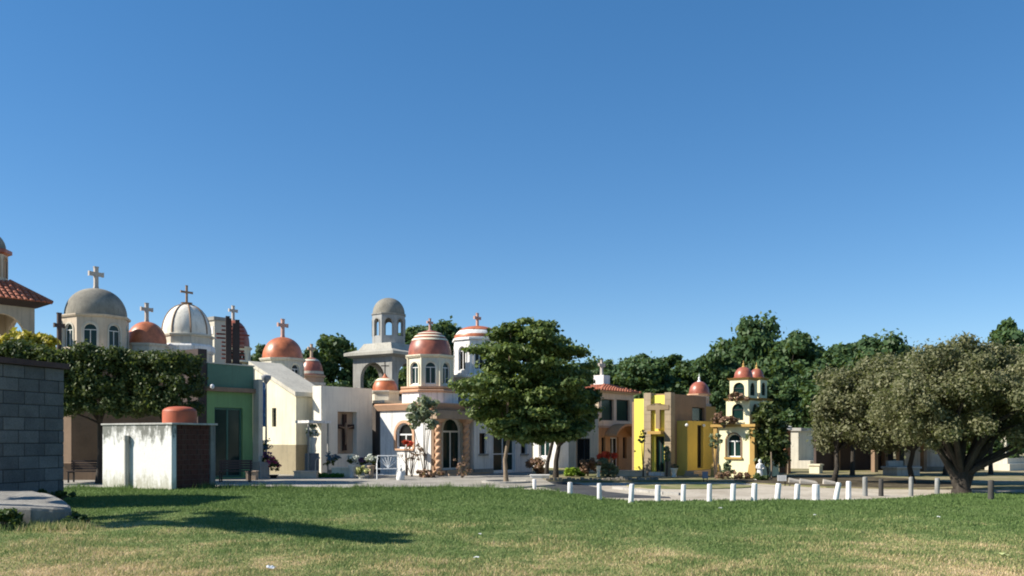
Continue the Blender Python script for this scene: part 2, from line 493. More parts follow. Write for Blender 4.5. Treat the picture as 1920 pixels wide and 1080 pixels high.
# lawn: a grid whose last row follows the edge of the road
xs = np.arange(-42, 52.01, 0.5); NR = 70
me = bpy.data.meshes.new('lawn')
V = []
for j in range(NR):
    for x in xs:
        e = float(lawn_edge(x)); y = 3.0 + (e - 3.0) * j / (NR - 1)
        V.append((x, y, float(terrain(x, y)) - (0.10 if j == NR - 1 else 0)))
n = len(xs)
me.from_pydata(V, [], [(j * n + i, j * n + i + 1, (j + 1) * n + i + 1, (j + 1) * n + i) for j in range(NR - 1) for i in range(n - 1)])
me.polygons.foreach_set('use_smooth', [True] * len(me.polygons)); me.materials.append(LAWN)
lawn = bpy.data.objects.new('lawn', me); COL.objects.link(lawn); tag(lawn, kind='structure')
# concrete apron in front of the left chapels
mb = MB().extrude([(-45, 29.2), (-9.4, 29.4), (-5, 29.2), (-0.4, 30.4), (1.6, 33.0), (1.4, 36.4), (0.2, 60), (-45, 60)], -0.3, 0.05)
tag(mb.build('pavement', PAVE, bevel=0.03), kind='structure')
ap = [(1006, 899), (1062, 903), (1122, 914), (1135, 921), (1190, 927), (1255, 931), (1258, 933.5), (1190, 933.5), (1110, 932), (1066, 925), (1012, 911)]  # outline of a dark patch painted on the road as shade
tag(MB().extrude([(PX(px_, 2822 / (py_ - 825)), 2822 / (py_ - 825)) for px_, py_ in reversed(ap)], -0.3, -0.004).build('painted_road_shade', ground_mat('road_shade_colour', (0.05, 0.052, 0.056), (0.07, 0.072, 0.076), (0.10, 0.10, 0.10), 0.8, 5.0)), kind='structure')
# small beds, and a painted tree shade, on the far side of the road
def blob(cx, cy, a, b, n=28, seed=0):
    rg = random.Random(seed); ph = rg.uniform(0, 6)
    return [(cx + a * math.cos(2 * PI * k / n) * (1 + 0.08 * math.sin(3 * 2 * PI * k / n + ph)), cy + b * math.sin(2 * PI * k / n) * (1 + 0.1 * math.sin(2 * 2 * PI * k / n + ph))) for k in range(n)]
tag(MB().extrude(blob(6.4, 32.6, 2.3, 2.0, seed=3), -0.3, 0.02).build('grass_verge', VERGE), kind='structure')
tag(MB().extrude([(0.8, 36.2), (8.2, 37.2), (9.6, 34.4), (11.2, 31.6), (14, 30.6), (26, 30.8), (60, 32), (60, 90), (0.8, 90)], -0.3, 0.03).build('earth_bed', SOIL), kind='structure')

tag(MB().extrude(blob(13.6, 36.0, 4.2, 4.6, seed=6), -0.3, 0.036).build('painted_tree_shade', ground_mat('tree_shade_soil', (0.045, 0.038, 0.024), (0.085, 0.070, 0.044), (0.15, 0.12, 0.08), 0.9, 6.0)), kind='structure')  # dark ground colour standing in for shade under the olive trees
# grass blades over the lawn: denser towards the camera
rg = np.random.default_rng(5)
def blades(name, X, Y, h, wd, lean, mat):
    n = len(X)
    Z = terrain(X, Y)
    a = rg.random(n) * 2 * PI
    dx = np.cos(a); dy = np.sin(a)
    la = rg.random(n) * 2 * PI
    V = np.empty((n, 3, 3), dtype=np.float32)
    V[:, 0] = np.stack([X - dx * wd / 2, Y - dy * wd / 2, Z - 0.01], 1)
    V[:, 1] = np.stack([X + dx * wd / 2, Y + dy * wd / 2, Z - 0.01], 1)
    V[:, 2] = np.stack([X + np.cos(la) * h * lean, Y + np.sin(la) * h * lean, Z + h], 1)
    me = bpy.data.meshes.new(name)
    me.vertices.add(3 * n); me.vertices.foreach_set('co', V.ravel())
    me.loops.add(3 * n); me.loops.foreach_set('vertex_index', np.arange(3 * n, dtype=np.int32))
    me.polygons.add(n); me.polygons.foreach_set('loop_start', np.arange(0, 3 * n, 3, dtype=np.int32))
    me.update(calc_edges=True); me.materials.append(mat)
    o = bpy.data.objects.new(name, me); COL.objects.link(o)
    return o
NB = 420000
q = rg.random(NB)
Y = 1.0 / (1 / 8.6 + (1 / 29.0 - 1 / 8.6) * q)            # even in picture rows
far = rg.random(NB) < 0.35
Y = np.where(far, 8.6 + rg.random(NB) * 20.4, Y)
X = (rg.random(NB) * 2 - 1) * (Y * 0.68 + 1.0)
keep = Y < lawn_edge(X) - 0.12
X, Y = X[keep], Y[keep]
hh = (0.016 + 0.034 * rg.random(len(X)) ** 1.5) * (1 + 0.35 * sm(16, 25, Y)) * (0.75 + 0.5 * np.sin(X * 0.8 + np.sin(Y)) ** 2)
go = blades('grass', X, Y, hh, 0.009 + 0.0009 * Y, 0.8, BLADES)
tag(go, 'short green and dry grass covering the open field', 'grass', kind='stuff')
# taller grass along the crest of the bank, tuft by tuft
cx = rg.uniform(-14, 1.4, 520); cy = lawn_edge(cx) - 0.25 - rg.random(520) ** 2 * 2.6
th = np.where(rg.random(520) < 0.2, 0.9, 0.3)
cx = np.concatenate([cx, rg.uniform(-11.3, -7.4, 60)]); cy = np.concatenate([cy, rg.uniform(15.9, 16.6, 60)]); th = np.concatenate([th, np.full(60, 0.6)])
nt_ = 420
tx_ = rg.uniform(-14, 20, nt_); ty_ = rg.uniform(13, 26, nt_); ok_ = ty_ < lawn_edge(tx_) - 0.4
cx = np.concatenate([cx, tx_[ok_]]); cy = np.concatenate([cy, ty_[ok_]]); th = np.concatenate([th, (0.22 + 0.2 * rg.random(nt_))[ok_]])
k = 46
X = np.repeat(cx, k) + rg.normal(size=len(cx) * k) * 0.16; Y = np.repeat(cy, k) + rg.normal(size=len(cx) * k) * 0.12
hh = np.repeat(th, k) * (0.10 + 0.16 * rg.random(len(X)))
keep = Y < lawn_edge(X) - 0.05
tg = blades('tall_grass', X[keep], Y[keep], hh[keep], 0.022, 0.45, BLADES)
tag(tg, 'taller ragged grass tufts, thickest along the crest of the bank', 'grass', kind='stuff')

# ------------------------------------------------------------------ chapel building kit
TH = 52.0     # the rows of chapels stand turned to the camera by this much

def cross_poly(h, wd, a, arm, flare=0.25):
    """outline of a cross standing on z=0, seen from the front"""
    f = 1 + flare; za = arm
    pts = [(-a * f, 0), (a * f, 0), (a, h * 0.12), (a, za - a), (wd - a, za - a), (wd, za - a * f), (wd, za + a * f), (wd - a, za + a), (a, za + a), (a, h - a), (a * f, h), (-a * f, h), (-a, h - a), (-a, za + a), (-wd + a, za + a), (-wd, za + a * f), (-wd, za - a * f), (-wd + a, za - a), (-a, za - a), (-a, h * 0.12)]
    return pts
def cross(parent, x, y, z, h, mat, wd=None, a=None, rz=0.0, flare=0.3, th=None, name='cross'):
    a = a or h * 0.085; wd = wd or h * 0.34; th = th or a * 1.6
    return MB().plate(cross_poly(h, wd, a, h * 0.66, flare), -th / 2, th / 2).build(name, mat, parent, loc=(x, y, z), rot=(0, 0, rz))

def dome_profile(r, z0, h, n=12, lip=0.05, tip=0.04):
    p = [(r * 1.0 + lip, z0), (r + lip, z0 + 0.04)]
    for k in range(n + 1):
        q = (PI / 2) * k / n
        p.append((max(tip, r * math.cos(q) ** 0.9), z0 + 0.05 + h * math.sin(q)))
    return p

def arch_window(parent, M, op, mat_frame, mat_glass, depth=0.12, fw=0.06, mull=True, transom=None, name='window', sill=None):
    """frame bars with a glass pane behind them, set into an opening (x0, x1, z0, z1, arched)"""
    a, b, c, d, arch = op
    mb = MB(); mb.M = M
    y0, y1 = depth, depth + 0.06
    mb.box(a, a + fw, y0, y1, c, d - ((b - a) / 2 if arch else 0)); mb.box(b - fw, b, y0, y1, c, d - ((b - a) / 2 if arch else 0))
    mb.box(a + fw, b - fw, y0, y1, c, c + fw)
    m = (a + b) / 2; r = (b - a) / 2
    if arch:
        zs = d - r; N = 12
        for k in range(N):
            p0 = PI * k / N; p1 = PI * (k + 1) / N
            ri = r - fw
            mb.plate([(m + r * math.cos(p0), zs + r * math.sin(p0)), (m + r * math.cos(p1), zs + r * math.sin(p1)), (m + ri * math.cos(p1), zs + ri * math.sin(p1)), (m + ri * math.cos(p0), zs + ri * math.sin(p0))], y0, y1)
        mb.box(a + fw, b - fw, y0 + 0.005, y1 - 0.005, zs - fw * 0.5, zs + fw * 0.5)
        top = zs
    else:
        mb.box(a + fw, b - fw, y0, y1, d - fw, d); top = d - fw
    if mull: mb.box(m - fw * 0.45, m + fw * 0.45, y0 + 0.008, y1 - 0.008, c + fw, top)
    if transom: mb.box(a + fw, b - fw, y0 + 0.012, y1 - 0.012, transom - fw * 0.4, transom + fw * 0.4)
    o = mb.build(name, mat_frame, parent)
    g = MB(); g.M = M
    if arch:
        zs = d - r
        poly = [(a + 0.01, c + 0.01), (b - 0.01, c + 0.01)] + [(m + (r - 0.01) * math.cos(PI * k / 14), zs + (r - 0.01) * math.sin(PI * k / 14)) for k in range(15)]
    else:
        poly = [(a + 0.01, c + 0.01), (b - 0.01, c + 0.01), (b - 0.01, d - 0.01), (a + 0.01, d - 0.01)]
    g.plate(poly, y1 - 0.03, y1 - 0.015)
    g.build('pane', mat_glass, o)
    if sill:
        s = MB(); s.M = M
        s.box(a - 0.08, b + 0.08, -0.08, depth - 0.004, c - 0.09, c - 0.003).build('sill', sill, o)
    return o

def arch_trim(parent, M, op, mat, wd=0.12, proud=0.05, name='arch_moulding', legs=True):
    a, b, c, d, arch = op
    m = (a + b) / 2; r = (b - a) / 2; zs = d - r
    mb = MB(); mb.M = M
    N = 14
    for k in range(N):
        p0 = PI * k / N; p1 = PI * (k + 1) / N; ro = r + wd
        mb.plate([(m + ro * math.cos(p0), zs + ro * math.sin(p0)), (m + ro * math.cos(p1), zs + ro * math.sin(p1)), (m + r * math.cos(p1), zs + r * math.sin(p1)), (m + r * math.cos(p0), zs + r * math.sin(p0))], -proud, 0.05)
    if legs:
        mb.box(a - wd, a, -proud, 0.05, c, zs); mb.box(b, b + wd, -proud, 0.05, c, zs)
    return mb.build(name, mat, parent)

def octagon(parent, cx, cy, r, z0, z1, mat, t=0.14, op=None, trim=None, phase=0.0, name='drum', glass=None, n=8, frame=None, post=None):
    """drum of flat facets, r is the apothem; op = (width, bottom, top) of an arched opening in each facet"""
    mb = MB()
    half = r * math.tan(PI / n)
    Ms = []
    for k in range(n):
        M = Matrix.Translation((cx, cy, 0)) @ Matrix.Rotation(phase + 2 * PI * k / n, 4, 'Z') @ Matrix.Translation((0, -r, 0))
        mb.M = M; Ms.append(M)
        ops = []
        if op: ops = [(-op[0] / 2, op[0] / 2, op[1], op[2], True)]
        mb.wall(-half, half, z0, z1, t, ops)
    o = mb.build(name, mat, parent)
    if op:
        for k, M in enumerate(Ms):
            nrm = (M.to_3x3() @ Vector((0, -1, 0)))
            q = (-op[0] / 2, op[0] / 2, op[1], op[2], True)
            if trim: arch_trim(o, M, q, trim, wd=op[0] * 0.14, proud=0.035)
            if glass: arch_window(parent, M, q, frame or FRAMEW, glass, depth=0.05, fw=0.035, mull=True)
    if post:
        for k in range(n):
            a = phase + 2 * PI * (k + 0.5) / n - PI / 2
            R_ = r / math.cos(PI / n)
            MB().lathe([(0.05, z0), (0.05, z1)], 8, (cx + (R_ + 0.0) * math.cos(a), cy + (R_ + 0.0) * math.sin(a))).build('corner_post', post, parent, smooth=True)
    return o

def ngon_band(parent, cx, cy, prof, mat, phase=0.0, n=8, name='cornice'):
    """moulding that follows the drum: prof = (apothem, z) pairs"""
    c = math.cos(PI / n)
    return MB().lathe([(r / c, z) for r, z in prof], n, (cx, cy), phase + PI / n - PI / 2).build(name, mat, parent)

def shell(parent, W, V, z0, z1, mat, t=0.2, front=(), left=(), name='wall'):
    mb = MB()
    mb.wall(0, W, z0, z1, t, front)
    mb.M = ML
    mb.wall(-V, -t, z0, z1, t, left)
    mb.M = Matrix()
    mb.box(W - t, W, t, V, z0, z1); mb.box(t, W - t, V - t, V, z0, z1)
    return mb.build(name, mat, parent)

def band(parent, W, V, z0, z1, o, mat, name='cornice', o2=None):
    """string course round a box of W by V, standing o proud"""
    o2 = o if o2 is None else o2
    a, b = W / 2, V / 2
    return MB().frustum(a, b, a + o, b + o, z0, a + o2, b + o2, z1).build(name, mat, parent)

def domed(name, label, px, d, wall_mat, dome_mat, body, body_top, drum_r, drum_py, dome_top, cross_top, cross_mat, op=None, trim=None, glass=None, deg=TH, phase=0.0, corn=None, ribs=None, rings=None, n=8, cat='chapel', cross_a=None, thin=False, body_mat=None, door=True, glaze_r=1.0):
    """a chapel seen mostly by its lantern: body, drum, cornice, dome and cross, sizes from picture rows"""
    st = Site(name, label, cat, px, d, deg)
    W, V = body
    corn = corn or wall_mat; bm_ = body_mat or wall_mat
    zb = st.z(body_top)
    a = st.o
    body_o = thing_body = MB()
    # body centred on the drum
    mb = MB(); mb.M = Matrix.Translation((-W / 2, -V / 2, 0))
    ops = [(W / 2 - 0.6, W / 2 + 0.6, 0.0, min(2.5, zb - 0.6), True)] if door else []
    mb.wall(0, W, -0.2, zb, 0.2, ops)
    mb.box(0, 0.2, 0.2, V, -0.2, zb); mb.box(W - 0.2, W, 0.2, V, -0.2, zb); mb.box(0.2, W - 0.2, V - 0.2, V, -0.2, zb)
    wall = mb.build('wall', bm_, a)
    MB().box(-W / 2 - 0.1, W / 2 + 0.1, -V / 2 - 0.1, V / 2 + 0.1, zb, zb + 0.14).build('roof', corn, a)
    if door:
        arch_window(a, Matrix.Translation((-W / 2, -V / 2, 0)), ops[0], FRAMED, GLASSB, name='door')
    z0, z1 = st.z(drum_py[0]), st.z(drum_py[1])
    z0 = max(z0, zb + 0.14)
    oo = None
    if op: oo = (op[0], z0 + (z1 - z0) * op[1], z0 + (z1 - z0) * op[2])
    octagon(a, 0, 0, drum_r, z0, z1, wall_mat, op=oo, trim=trim, phase=phase, glass=glass, n=n)
    ngon_band(a, 0, 0, [(drum_r - 0.05, z1), (drum_r + 0.06, z1), (drum_r + 0.1, z1 + 0.08), (drum_r + 0.1, z1 + 0.13), (0.05, z1 + 0.135)], corn, phase, n)
    zt = st.z(dome_top)
    zd = z1 + 0.135
    rr = drum_r * 1.0
    dm = MB().lathe(dome_profile(rr, zd, zt - zd, 14), 40).build('dome', dome_mat, a, smooth=True)
    for f0, f1, mt in (rings or []):
        pr = []
        for k in range(5):
            q = (f0 + (f1 - f0) * k / 4) * PI / 2
            pr.append((rr * math.cos(q) ** 0.9 + 0.018, zd + 0.05 + (zt - zd) * math.sin(q) + 0.012))
        pr = [(pr[0][0] - 0.05, pr[0][1])] + pr + [(pr[-1][0] - 0.05, pr[-1][1])]
        MB().lathe(pr, 40).build('ring', mt, dm, smooth=True)
    if ribs:
        for k in range(8):
            an = PI / 8 + k * PI / 4 + phase
            pts = []
            for j in range(9):
                q = j / 8 * PI / 2 * 0.97
                r_ = rr * math.cos(q) ** 0.9 + 0.015
                pts.append((r_ * math.cos(an), r_ * math.sin(an), zd + 0.06 + (zt - zd) * math.sin(q)))
            MB().tube(pts, 0.045, 6).build('rib', ribs, dm, smooth=True)
    hz = st.z(cross_top) - zt
    if hz > 0.05:
        if thin: cross(dm, 0, 0, zt, hz, cross_mat, wd=hz * 0.33, a=hz * 0.05, flare=0.3, th=0.07)
        else:
            MB().lathe([(0.16, zt - 0.02), (0.13, zt + 0.05), (0.07, zt + 0.09)], 12).build('cross_base', cross_mat, dm)
            cross(dm, 0, 0, zt + 0.05, hz - 0.05, cross_mat, a=cross_a)
    return st

def finial(parent, cx, cy, z0, h, mat, r=0.16, name='finial'):
    return MB().lathe([(r, z0), (r * 1.1, z0 + h * .1), (r * 0.55, z0 + h * .25), (r * 0.35, z0 + h * 0.42), (r * 0.5, z0 + h * .5), (r * 0.4, z0 + h * 0.6), (r * 0.16, z0 + h * .68), (r * 0.1, z0 + h)], 14, (cx, cy)).build(name, mat, parent, smooth=True)

def twisted(parent, cx, cy, z0, z1, r, mat, turns=7, name='twisted_column'):
    vs = MB(); n = 20; m = 90
    V = []; F = []
    for i in range(m + 1):
        f = i / m; z = z0 + (z1 - z0) * f; ph = 2 * PI * turns * f / 2
        for k in range(n):
            a = 2 * PI * k / n
            rr = r * (1 + 0.20 * math.cos(2 * (a - ph)))
            V.append((cx + rr * math.cos(a), cy + rr * math.sin(a), z))
    for i in range(m):
        for k in range(n):
            k2 = (k + 1) % n
            F.append((i * n + k, i * n + k2, (i + 1) * n + k2, (i + 1) * n + k))
    vs._add(V, F)
    o = vs.build(name, mat, parent, smooth=True, auto=70)
    MB().box(cx - r * 1.5, cx + r * 1.5, cy - r * 1.5, cy + r * 1.5, z0 - 0.12, z0).build('column_base', mat, o)
    MB().frustum(cx, cy, r * 1.1, r * 1.1, z1, r * 1.7, r * 1.7, z1 + 0.16).build('column_capital', mat, o)
    return o

def tiles_on(parent, corners, nu, nv, mat, name='tile', single=False, r=None):
    """barrel tiles laid on a roof plane: corners = eave-left, eave-right, ridge-right, ridge-left"""
    A, B, C, D = [Vector(c) for c in corners]
    ex = (B - A).normalized(); ey = ((D + C) / 2 - (A + B) / 2).normalized(); nz = ex.cross(ey).normalized()
    full = (B - A).length; pitch = full / nu
    r = r or pitch * 0.42
    allmb = MB(); objs = []
    def tile_geo(mb, org, ln):
        n = 6; V = []; F = []
        for j, (yy, rr, lift) in enumerate(((0, r * 1.08, 0.03), (ln, r * 0.92, 0.0))):
            for k in range(n + 1):
                a = PI * k / n
                V.append(org + ex * (rr * math.cos(a)) + ey * yy + nz * (rr * 0.75 * math.sin(a) + lift))
        for k in range(n): F.append((k, k + 1, n + 1 + k + 1, n + 1 + k))
        F.append(tuple(range(n, -1, -1)))
        mb._add(V, F)
    shared = {}
    H = ((D + C) / 2 - (A + B) / 2).length; ln = H / nv
    for j in range(nv):
        f = (j + 0.5) / nv
        L_ = A.lerp(D, f); Rr = B.lerp(C, f)
        lo = (L_ - A).dot(ex); hi = (Rr - A).dot(ex)
        for i in range(nu):
            x = (i + 0.5) * pitch
            if x < lo or x > hi: continue
            org = A + ex * x + ey * (j * ln - (0.04 if j == 0 else 0))
            if single:
                if 'me' not in shared:
                    q = MB(); tile_geo(q, Vector((0, 0, 0)), ln * 1.12)
                    o = q.build(name, mat, parent); shared['me'] = o.data; o.location = org; objs.append(o)
                else:
                    o = bpy.data.objects.new(name, shared['me']); COL.objects.link(o); o.parent = parent; o.location = org; objs.append(o)
            else: tile_geo(allmb, org, ln * 1.12)
    if not single:
        o = allmb.build(name, mat, parent); o['kind'] = 'stuff'
    return objs

# ------------------------------------------------------------------ chapels, from the left of the picture to the right
I4 = Matrix()
# tiled pavilion with a lantern, cut by the left edge
st = Site('tiled_pavilion', 'cream two-storey pavilion with red barrel-tile roof at the left edge', 'chapel', -60, 44, TH)
W = st.u(65); V = W
zt = st.z(578, W); zs = zt - 3.6
mb = MB()
ops = [(0.45, W - 0.45, zs + 0.3, zt - 0.45, True)]
for k in range(4):
    mb.M = Matrix.Translation((W / 2, V / 2, 0)) @ Matrix.Rotation(k * PI / 2, 4, 'Z') @ Matrix.Translation((-W / 2, -V / 2, 0))
    mb.wall(0 if k % 2 == 0 else 0.25, W if k % 2 == 0 else W - 0.25, zs, zt, 0.25, ops)
mb.M = I4
st.part('upper_wall', mb, BEIGE)
st.part('wall', MB().box(-0.1, W + 0.1, -0.1, V + 0.1, -0.2, zs), BEIGE)
st.part('inner_floor', MB().box(0.25, W - 0.25, 0.25, V - 0.25, zs, zs + 0.12), CONC)
st.part('altar_wall', MB().box(0.5, 1.5, 1.4, 1.7, zs + 0.12, zs + 1.6), OCHRE)
ze = zt + 0.02; ov = 0.62
st.part('fascia', MB().frustum(W / 2, V / 2, W / 2 + 0.1, V / 2 + 0.1, zt, W / 2 + ov, V / 2 + ov, zt + 0.26), DARKB)
ze = zt + 0.26; zl = st.z(528, W / 2, V / 2)
rf = st.part('roof', MB().frustum(W / 2, V / 2, W / 2 + ov, V / 2 + ov, ze, 0.7, 0.7, zl), TILE)
q = 0.7
tiles_on(rf, [(-ov, -ov, ze), (W + ov, -ov, ze), (W / 2 + q, V / 2 - q, zl), (W / 2 - q, V / 2 - q, zl)], 15, 6, TILE, 'tile', True)
MB().tube([(W + ov, -ov, ze + 0.05), (W / 2 + q, V / 2 - q, zl + 0.05)], 0.11, 8).build('ridge_tile', TILE, rf)
zq = st.z(478, W / 2, V / 2)
octagon(st.o, W / 2, V / 2, 0.80, zl - 0.05, zq, BEIGE, op=(0.40, zl + 0.2, zq - 0.12), trim=TAN, name='lantern')
ngon_band(st.o, W / 2, V / 2, [(0.8, zq), (0.98, zq + 0.08), (0.98, zq + 0.26), (0.1, zq + 0.265)], TERRAD)
MB().lathe(dome_profile(0.78, zq + 0.265, 0.85), 32, (W / 2, V / 2)).build('dome', GREYD, st.o, smooth=True)

# grey dome on an octagon
st = domed('grey_dome_chapel', 'beige octagonal chapel with large weathered grey dome and stone cross', 180, 47, BEIGE, GREYD, (5, 5), 668, 1.53, (664, 600), 543, 500, STONEX, op=(0.66, 0.0, 0.80), trim=CREAMG, glass=GLASS, phase=R(8), body_mat=surf('shaded_brown_render', (0.17, 0.115, 0.075), var=0.25))  # body's brown is darkened to carry the deep shade behind the hedge
ww = st.z(640)
cross(st.o, st.u(111, -1.6), -1.6, st.z(668), st.z(602) - st.z(668), DARKB, wd=0.26, a=0.09, name='wooden_cross')

# small orange dome
domed('orange_dome_chapel', 'small grey chapel with plain orange dome left of the white dome', 275, 49.5, CREAMG, TERRA, (3.2, 3.2), 700, 1.06, (690, 651), 605, 568, STONEX, op=(0.52, 0.1, 0.8), glass=GLASSB)
# white ribbed dome
st = domed('white_dome_chapel', 'cream chapel with white dome, brown ribs and thin metal cross', 350, 52, CREAMG, surf('ivory_dome_paint', (0.78, 0.74, 0.64), var=0.14, streak=0.4), (3.4, 3.4), 715, 1.36, (712, 634), 573, 535, BROWN, ribs=BROWN, thin=True, n=8)
zt = st.z(573)
MB().lathe([(0.16, zt - 0.05), (0.30, zt + 0.0), (0.26, zt + 0.07), (0.34, zt + 0.16), (0.24, zt + 0.12), (0.08, zt + 0.10)], 16).build('crown_finial', BROWN, st.o)
ngon_band(st.o, 0, 0, [(1.40, st.z(664)), (1.5, st.z(660)), (1.5, st.z(652)), (1.42, st.z(648))], WHITE, name='string_course')
# dome behind the rusty sculpture
domed('red_dome_chapel', 'cream chapel with dark red dome half hidden behind the rusty sculpture', 437, 58, CREAM, TERRAD, (3.2, 3.2), 690, 1.05, (680, 655), 602, 573, STONEX, op=(0.5, 0.1, 0.8), glass=GLASSB)
# plain block tower
st = Site('block_tower', 'plain grey flat-topped tower with white panel beside the white dome', 'chapel', 402, 55, TH)
W = st.u(424); V = st.v(384); z1 = st.z(600)
shell(st.o, W, V, -0.2, z1, CREAMG)
st.part('roof', MB().box(-0.08, W + 0.08, -0.08, V + 0.08, z1, z1 + 0.22), GREYC)
mb = MB(); mb.M = ML
mb.box(-V + 0.15, -0.12, -0.03, 0.05, st.z(626), st.z(611))
st.part('white_panel', mb, WHITE)

# mint green building
st = Site('green_mausoleum', 'flat-roofed mint green mausoleum with dark glass door behind white box', 'mausoleum', 388, 37.0, TH)
W = st.u(474); V = 2.6
ztop, zb0, zb1 = st.z(681), st.z(733), st.z(725)
dr = (st.u(402), st.u(455), 0.10, st.z(763), False)
mb = MB(); mb.wall(0, W, -0.2, zb0, 0.2, [dr]); mb.box(0, 0.2, 0.2, V, -0.2, zb0); mb.box(W - 0.2, W, 0.2, V, -0.2, zb0); mb.box(0.2, W - 0.2, V - 0.2, V, -0.2, zb0)
st.part('wall', mb, GREEN)
st.part('eave_band', MB().box(-0.12, W + 0.12, -0.22, V + 0.1, zb0, zb1), BROWN)
st.part('parapet', MB().box(0.0, W, -0.05, V, zb1, ztop), GREEN2)
st.part('coping', MB().box(-0.04, W + 0.04, -0.09, V + 0.04, ztop, ztop + 0.05), CREAMG)
arch_window(st.o, I4, dr, FRAMEG, GLASS, depth=0.1, fw=0.09, mull=True, name='door')
st.part('side_slab', MB().box(-0.42, -0.004, 0.0, 1.6, -0.2, st.z(655)), DARKB)
st.part('pillar', MB().box(W + 0.003, W + 0.22, -0.42, 0.0, 0.5, st.z(712, W)), CREAMG)
st.part('pillar_base', MB().box(W - 0.08, W + 0.42, -0.62, 0.1, -0.1, st.z(866, W)), CONC)
st.part('wall_lamp', MB().lathe([(0.03, 0), (0.08, 0.05), (0.09, 0.14), (0.05, 0.2), (0.01, 0.22)], 10), FRAMEW, loc=(0.02, -0.35, st.z(730)))
roof_z = ztop + 0.05
# rusty steel sculpture standing on that roof
sc = thing('steel_sculpture', 'dark rusty steel sculpture with red crossbars on the green roof', 'sculpture', tuple(st.o.matrix_basis @ Vector((W * 0.62, 0.3, roof_z))), R(30))
kk = (37 + W * 0.5 * st.s) / FPX
def bar_z(py): return (683 - py) * kk
mb = MB().plate([(-0.27, 0), (-0.03, 0), (-0.03, bar_z(596)), (-0.10, bar_z(596)), (-0.10, bar_z(592)), (-0.27, bar_z(592))], -0.10, -0.03)
mb.build('left_plate', DARKB, sc)
MB().plate([(0.05, 0), (0.34, 0), (0.34, bar_z(597)), (0.16, bar_z(597)), (0.16, bar_z(604)), (0.05, bar_z(604))], 0.02, 0.09).build('right_plate', DARKB, sc)
for i in range(9):
    y = 610 + i * 7.6
    wdt = 0.40 if i not in (2, 3) else 0.62
    MB().box(-wdt, 0.56 if i != 2 else 0.78, 0.095, 0.15, bar_z(y + 1.8), bar_z(y - 1.2)).build('crossbar', RUST, sc)
MB().box(-0.3, 0.38, -0.2, 0.2, 0, 0.06).build('base_plate', DARKB, sc)

# cream building with a steep lean-to roof
st = Site('leanto_mausoleum', 'cream mausoleum with steep lean-to roof and narrow slit window', 'mausoleum', 555, 42, TH)
W = st.u(602); V = st.v(478)
zf = st.z(741); zbk = st.z(690, 0, V)
sl = [(-st.v(510), -st.v(518), st.z(800, 0, st.v(514)), st.z(765, 0, st.v(514)), False)]
t_ = 0.2
mb = MB(); mb.wall(0, W, -0.2, zf, t_)
mb.M = ML; mb.wall(-V, -t_, -0.2, zf, t_, sl)
mb.plate([(-V, zf), (-0.001, zf), (-V, zbk)], 0, t_)
mb.M = Matrix.Translation((W - t_, 0, 0)) @ ML; mb.wall(-V, -t_, -0.2, zf, t_); mb.plate([(-V, zf), (-0.001, zf), (-V, zbk)], 0, t_)
mb.M = I4; mb.box(t_, W - t_, V - t_, V, -0.2, zbk - 0.15)
st.part('wall', mb, CREAM)
g = (zbk - zf) / V; o_ = 0.22; e = 0.05
st.part('roof', MB().hexa([(-o_, -o_, zf - g * o_ + e), (W + o_, -o_, zf - g * o_ + e), (W + o_, V + o_, zbk + g * o_ + e), (-o_, V + o_, zbk + g * o_ + e),
                          (-o_, -o_, zf - g * o_ + e + 0.2), (W + o_, -o_, zf - g * o_ + e + 0.2), (W + o_, V + o_, zbk + g * o_ + e + 0.2), (-o_, V + o_, zbk + g * o_ + e + 0.2)]), CREAMG)
a_ = sl[0]
mb = MB(); mb.M = ML; mb.plate([(a_[0] + .01, a_[2] + .01), (a_[1] - .01, a_[2] + .01), (a_[1] - .01, a_[3] - .01), (a_[0] + .01, a_[3] - .01)], 0.1, 0.12)
st.part('slit_window', mb, GLASSB)
zp = st.z(834)
mb = MB().box(-0.05, W + 0.05, -0.05, -0.002, -0.2, zp); mb.box(-0.05, -0.002, -0.002, V, -0.2, zp)  # dark skin in place of the shadow on the lower wall
st.part('plinth', mb, surf('wall_foot_shade', (0.34, 0.29, 0.19), var=0.2, streak=0.3))

# flat wall with a wooden cross in a niche
st = Site('crucifix_mausoleum', 'flat grey-cream mausoleum wall with wooden cross in tall niche', 'mausoleum', 602, 41.8, TH)
W = st.u(698); V = st.v(586)
z1 = st.z(723)
ua, ub = st.u(633), st.u(669)
nz = (ua, ub, st.z(851, (ua + ub) / 2), st.z(772, (ua + ub) / 2), False)
shell(st.o, W, V, -0.2, z1, surf('warm_grey_render', (0.80, 0.75, 0.64), var=0.10, streak=0.2), t=0.28, front=[nz])
st.part('roof', MB().box(0.02, W - 0.02, 0.02, V - 0.02, z1 - 0.15, z1 - 0.02), CONC)
st.part('niche_panel', MB().box(ua - 0.05, ub + 0.05, 0.285, 0.34, nz[2] - 0.05, nz[3] + 0.05), TAN)
um = (ua + ub) / 2
hh_ = nz[3] - nz[2]
cross(st.o, um, 0.20, nz[2] + hh_ * 0.08, hh_ * 0.86, surf('dark_cross_wood', (0.055, 0.03, 0.025), var=0.3), wd=(ub - ua) * 0.47, a=0.10, flare=0.1, th=0.10)
MB().tube([(um, 0.12, nz[2] + hh_ * 0.22), (um + 0.02, 0.10, nz[2] + hh_ * 0.42), (um, 0.10, nz[2] + hh_ * 0.62), (um, 0.08, nz[2] + hh_ * 0.74)], [0.035, 0.06, 0.085, 0.05], 8).build('carved_figure', BROWN, st.o, smooth=True)
for sgn in (-1, 1):
    MB().tube([(um, 0.10, nz[2] + hh_ * 0.60), (um + sgn * 0.42, 0.10, nz[2] + hh_ * 0.65)], [0.045, 0.025], 6).build('carved_arm', BROWN, st.o, smooth=True)

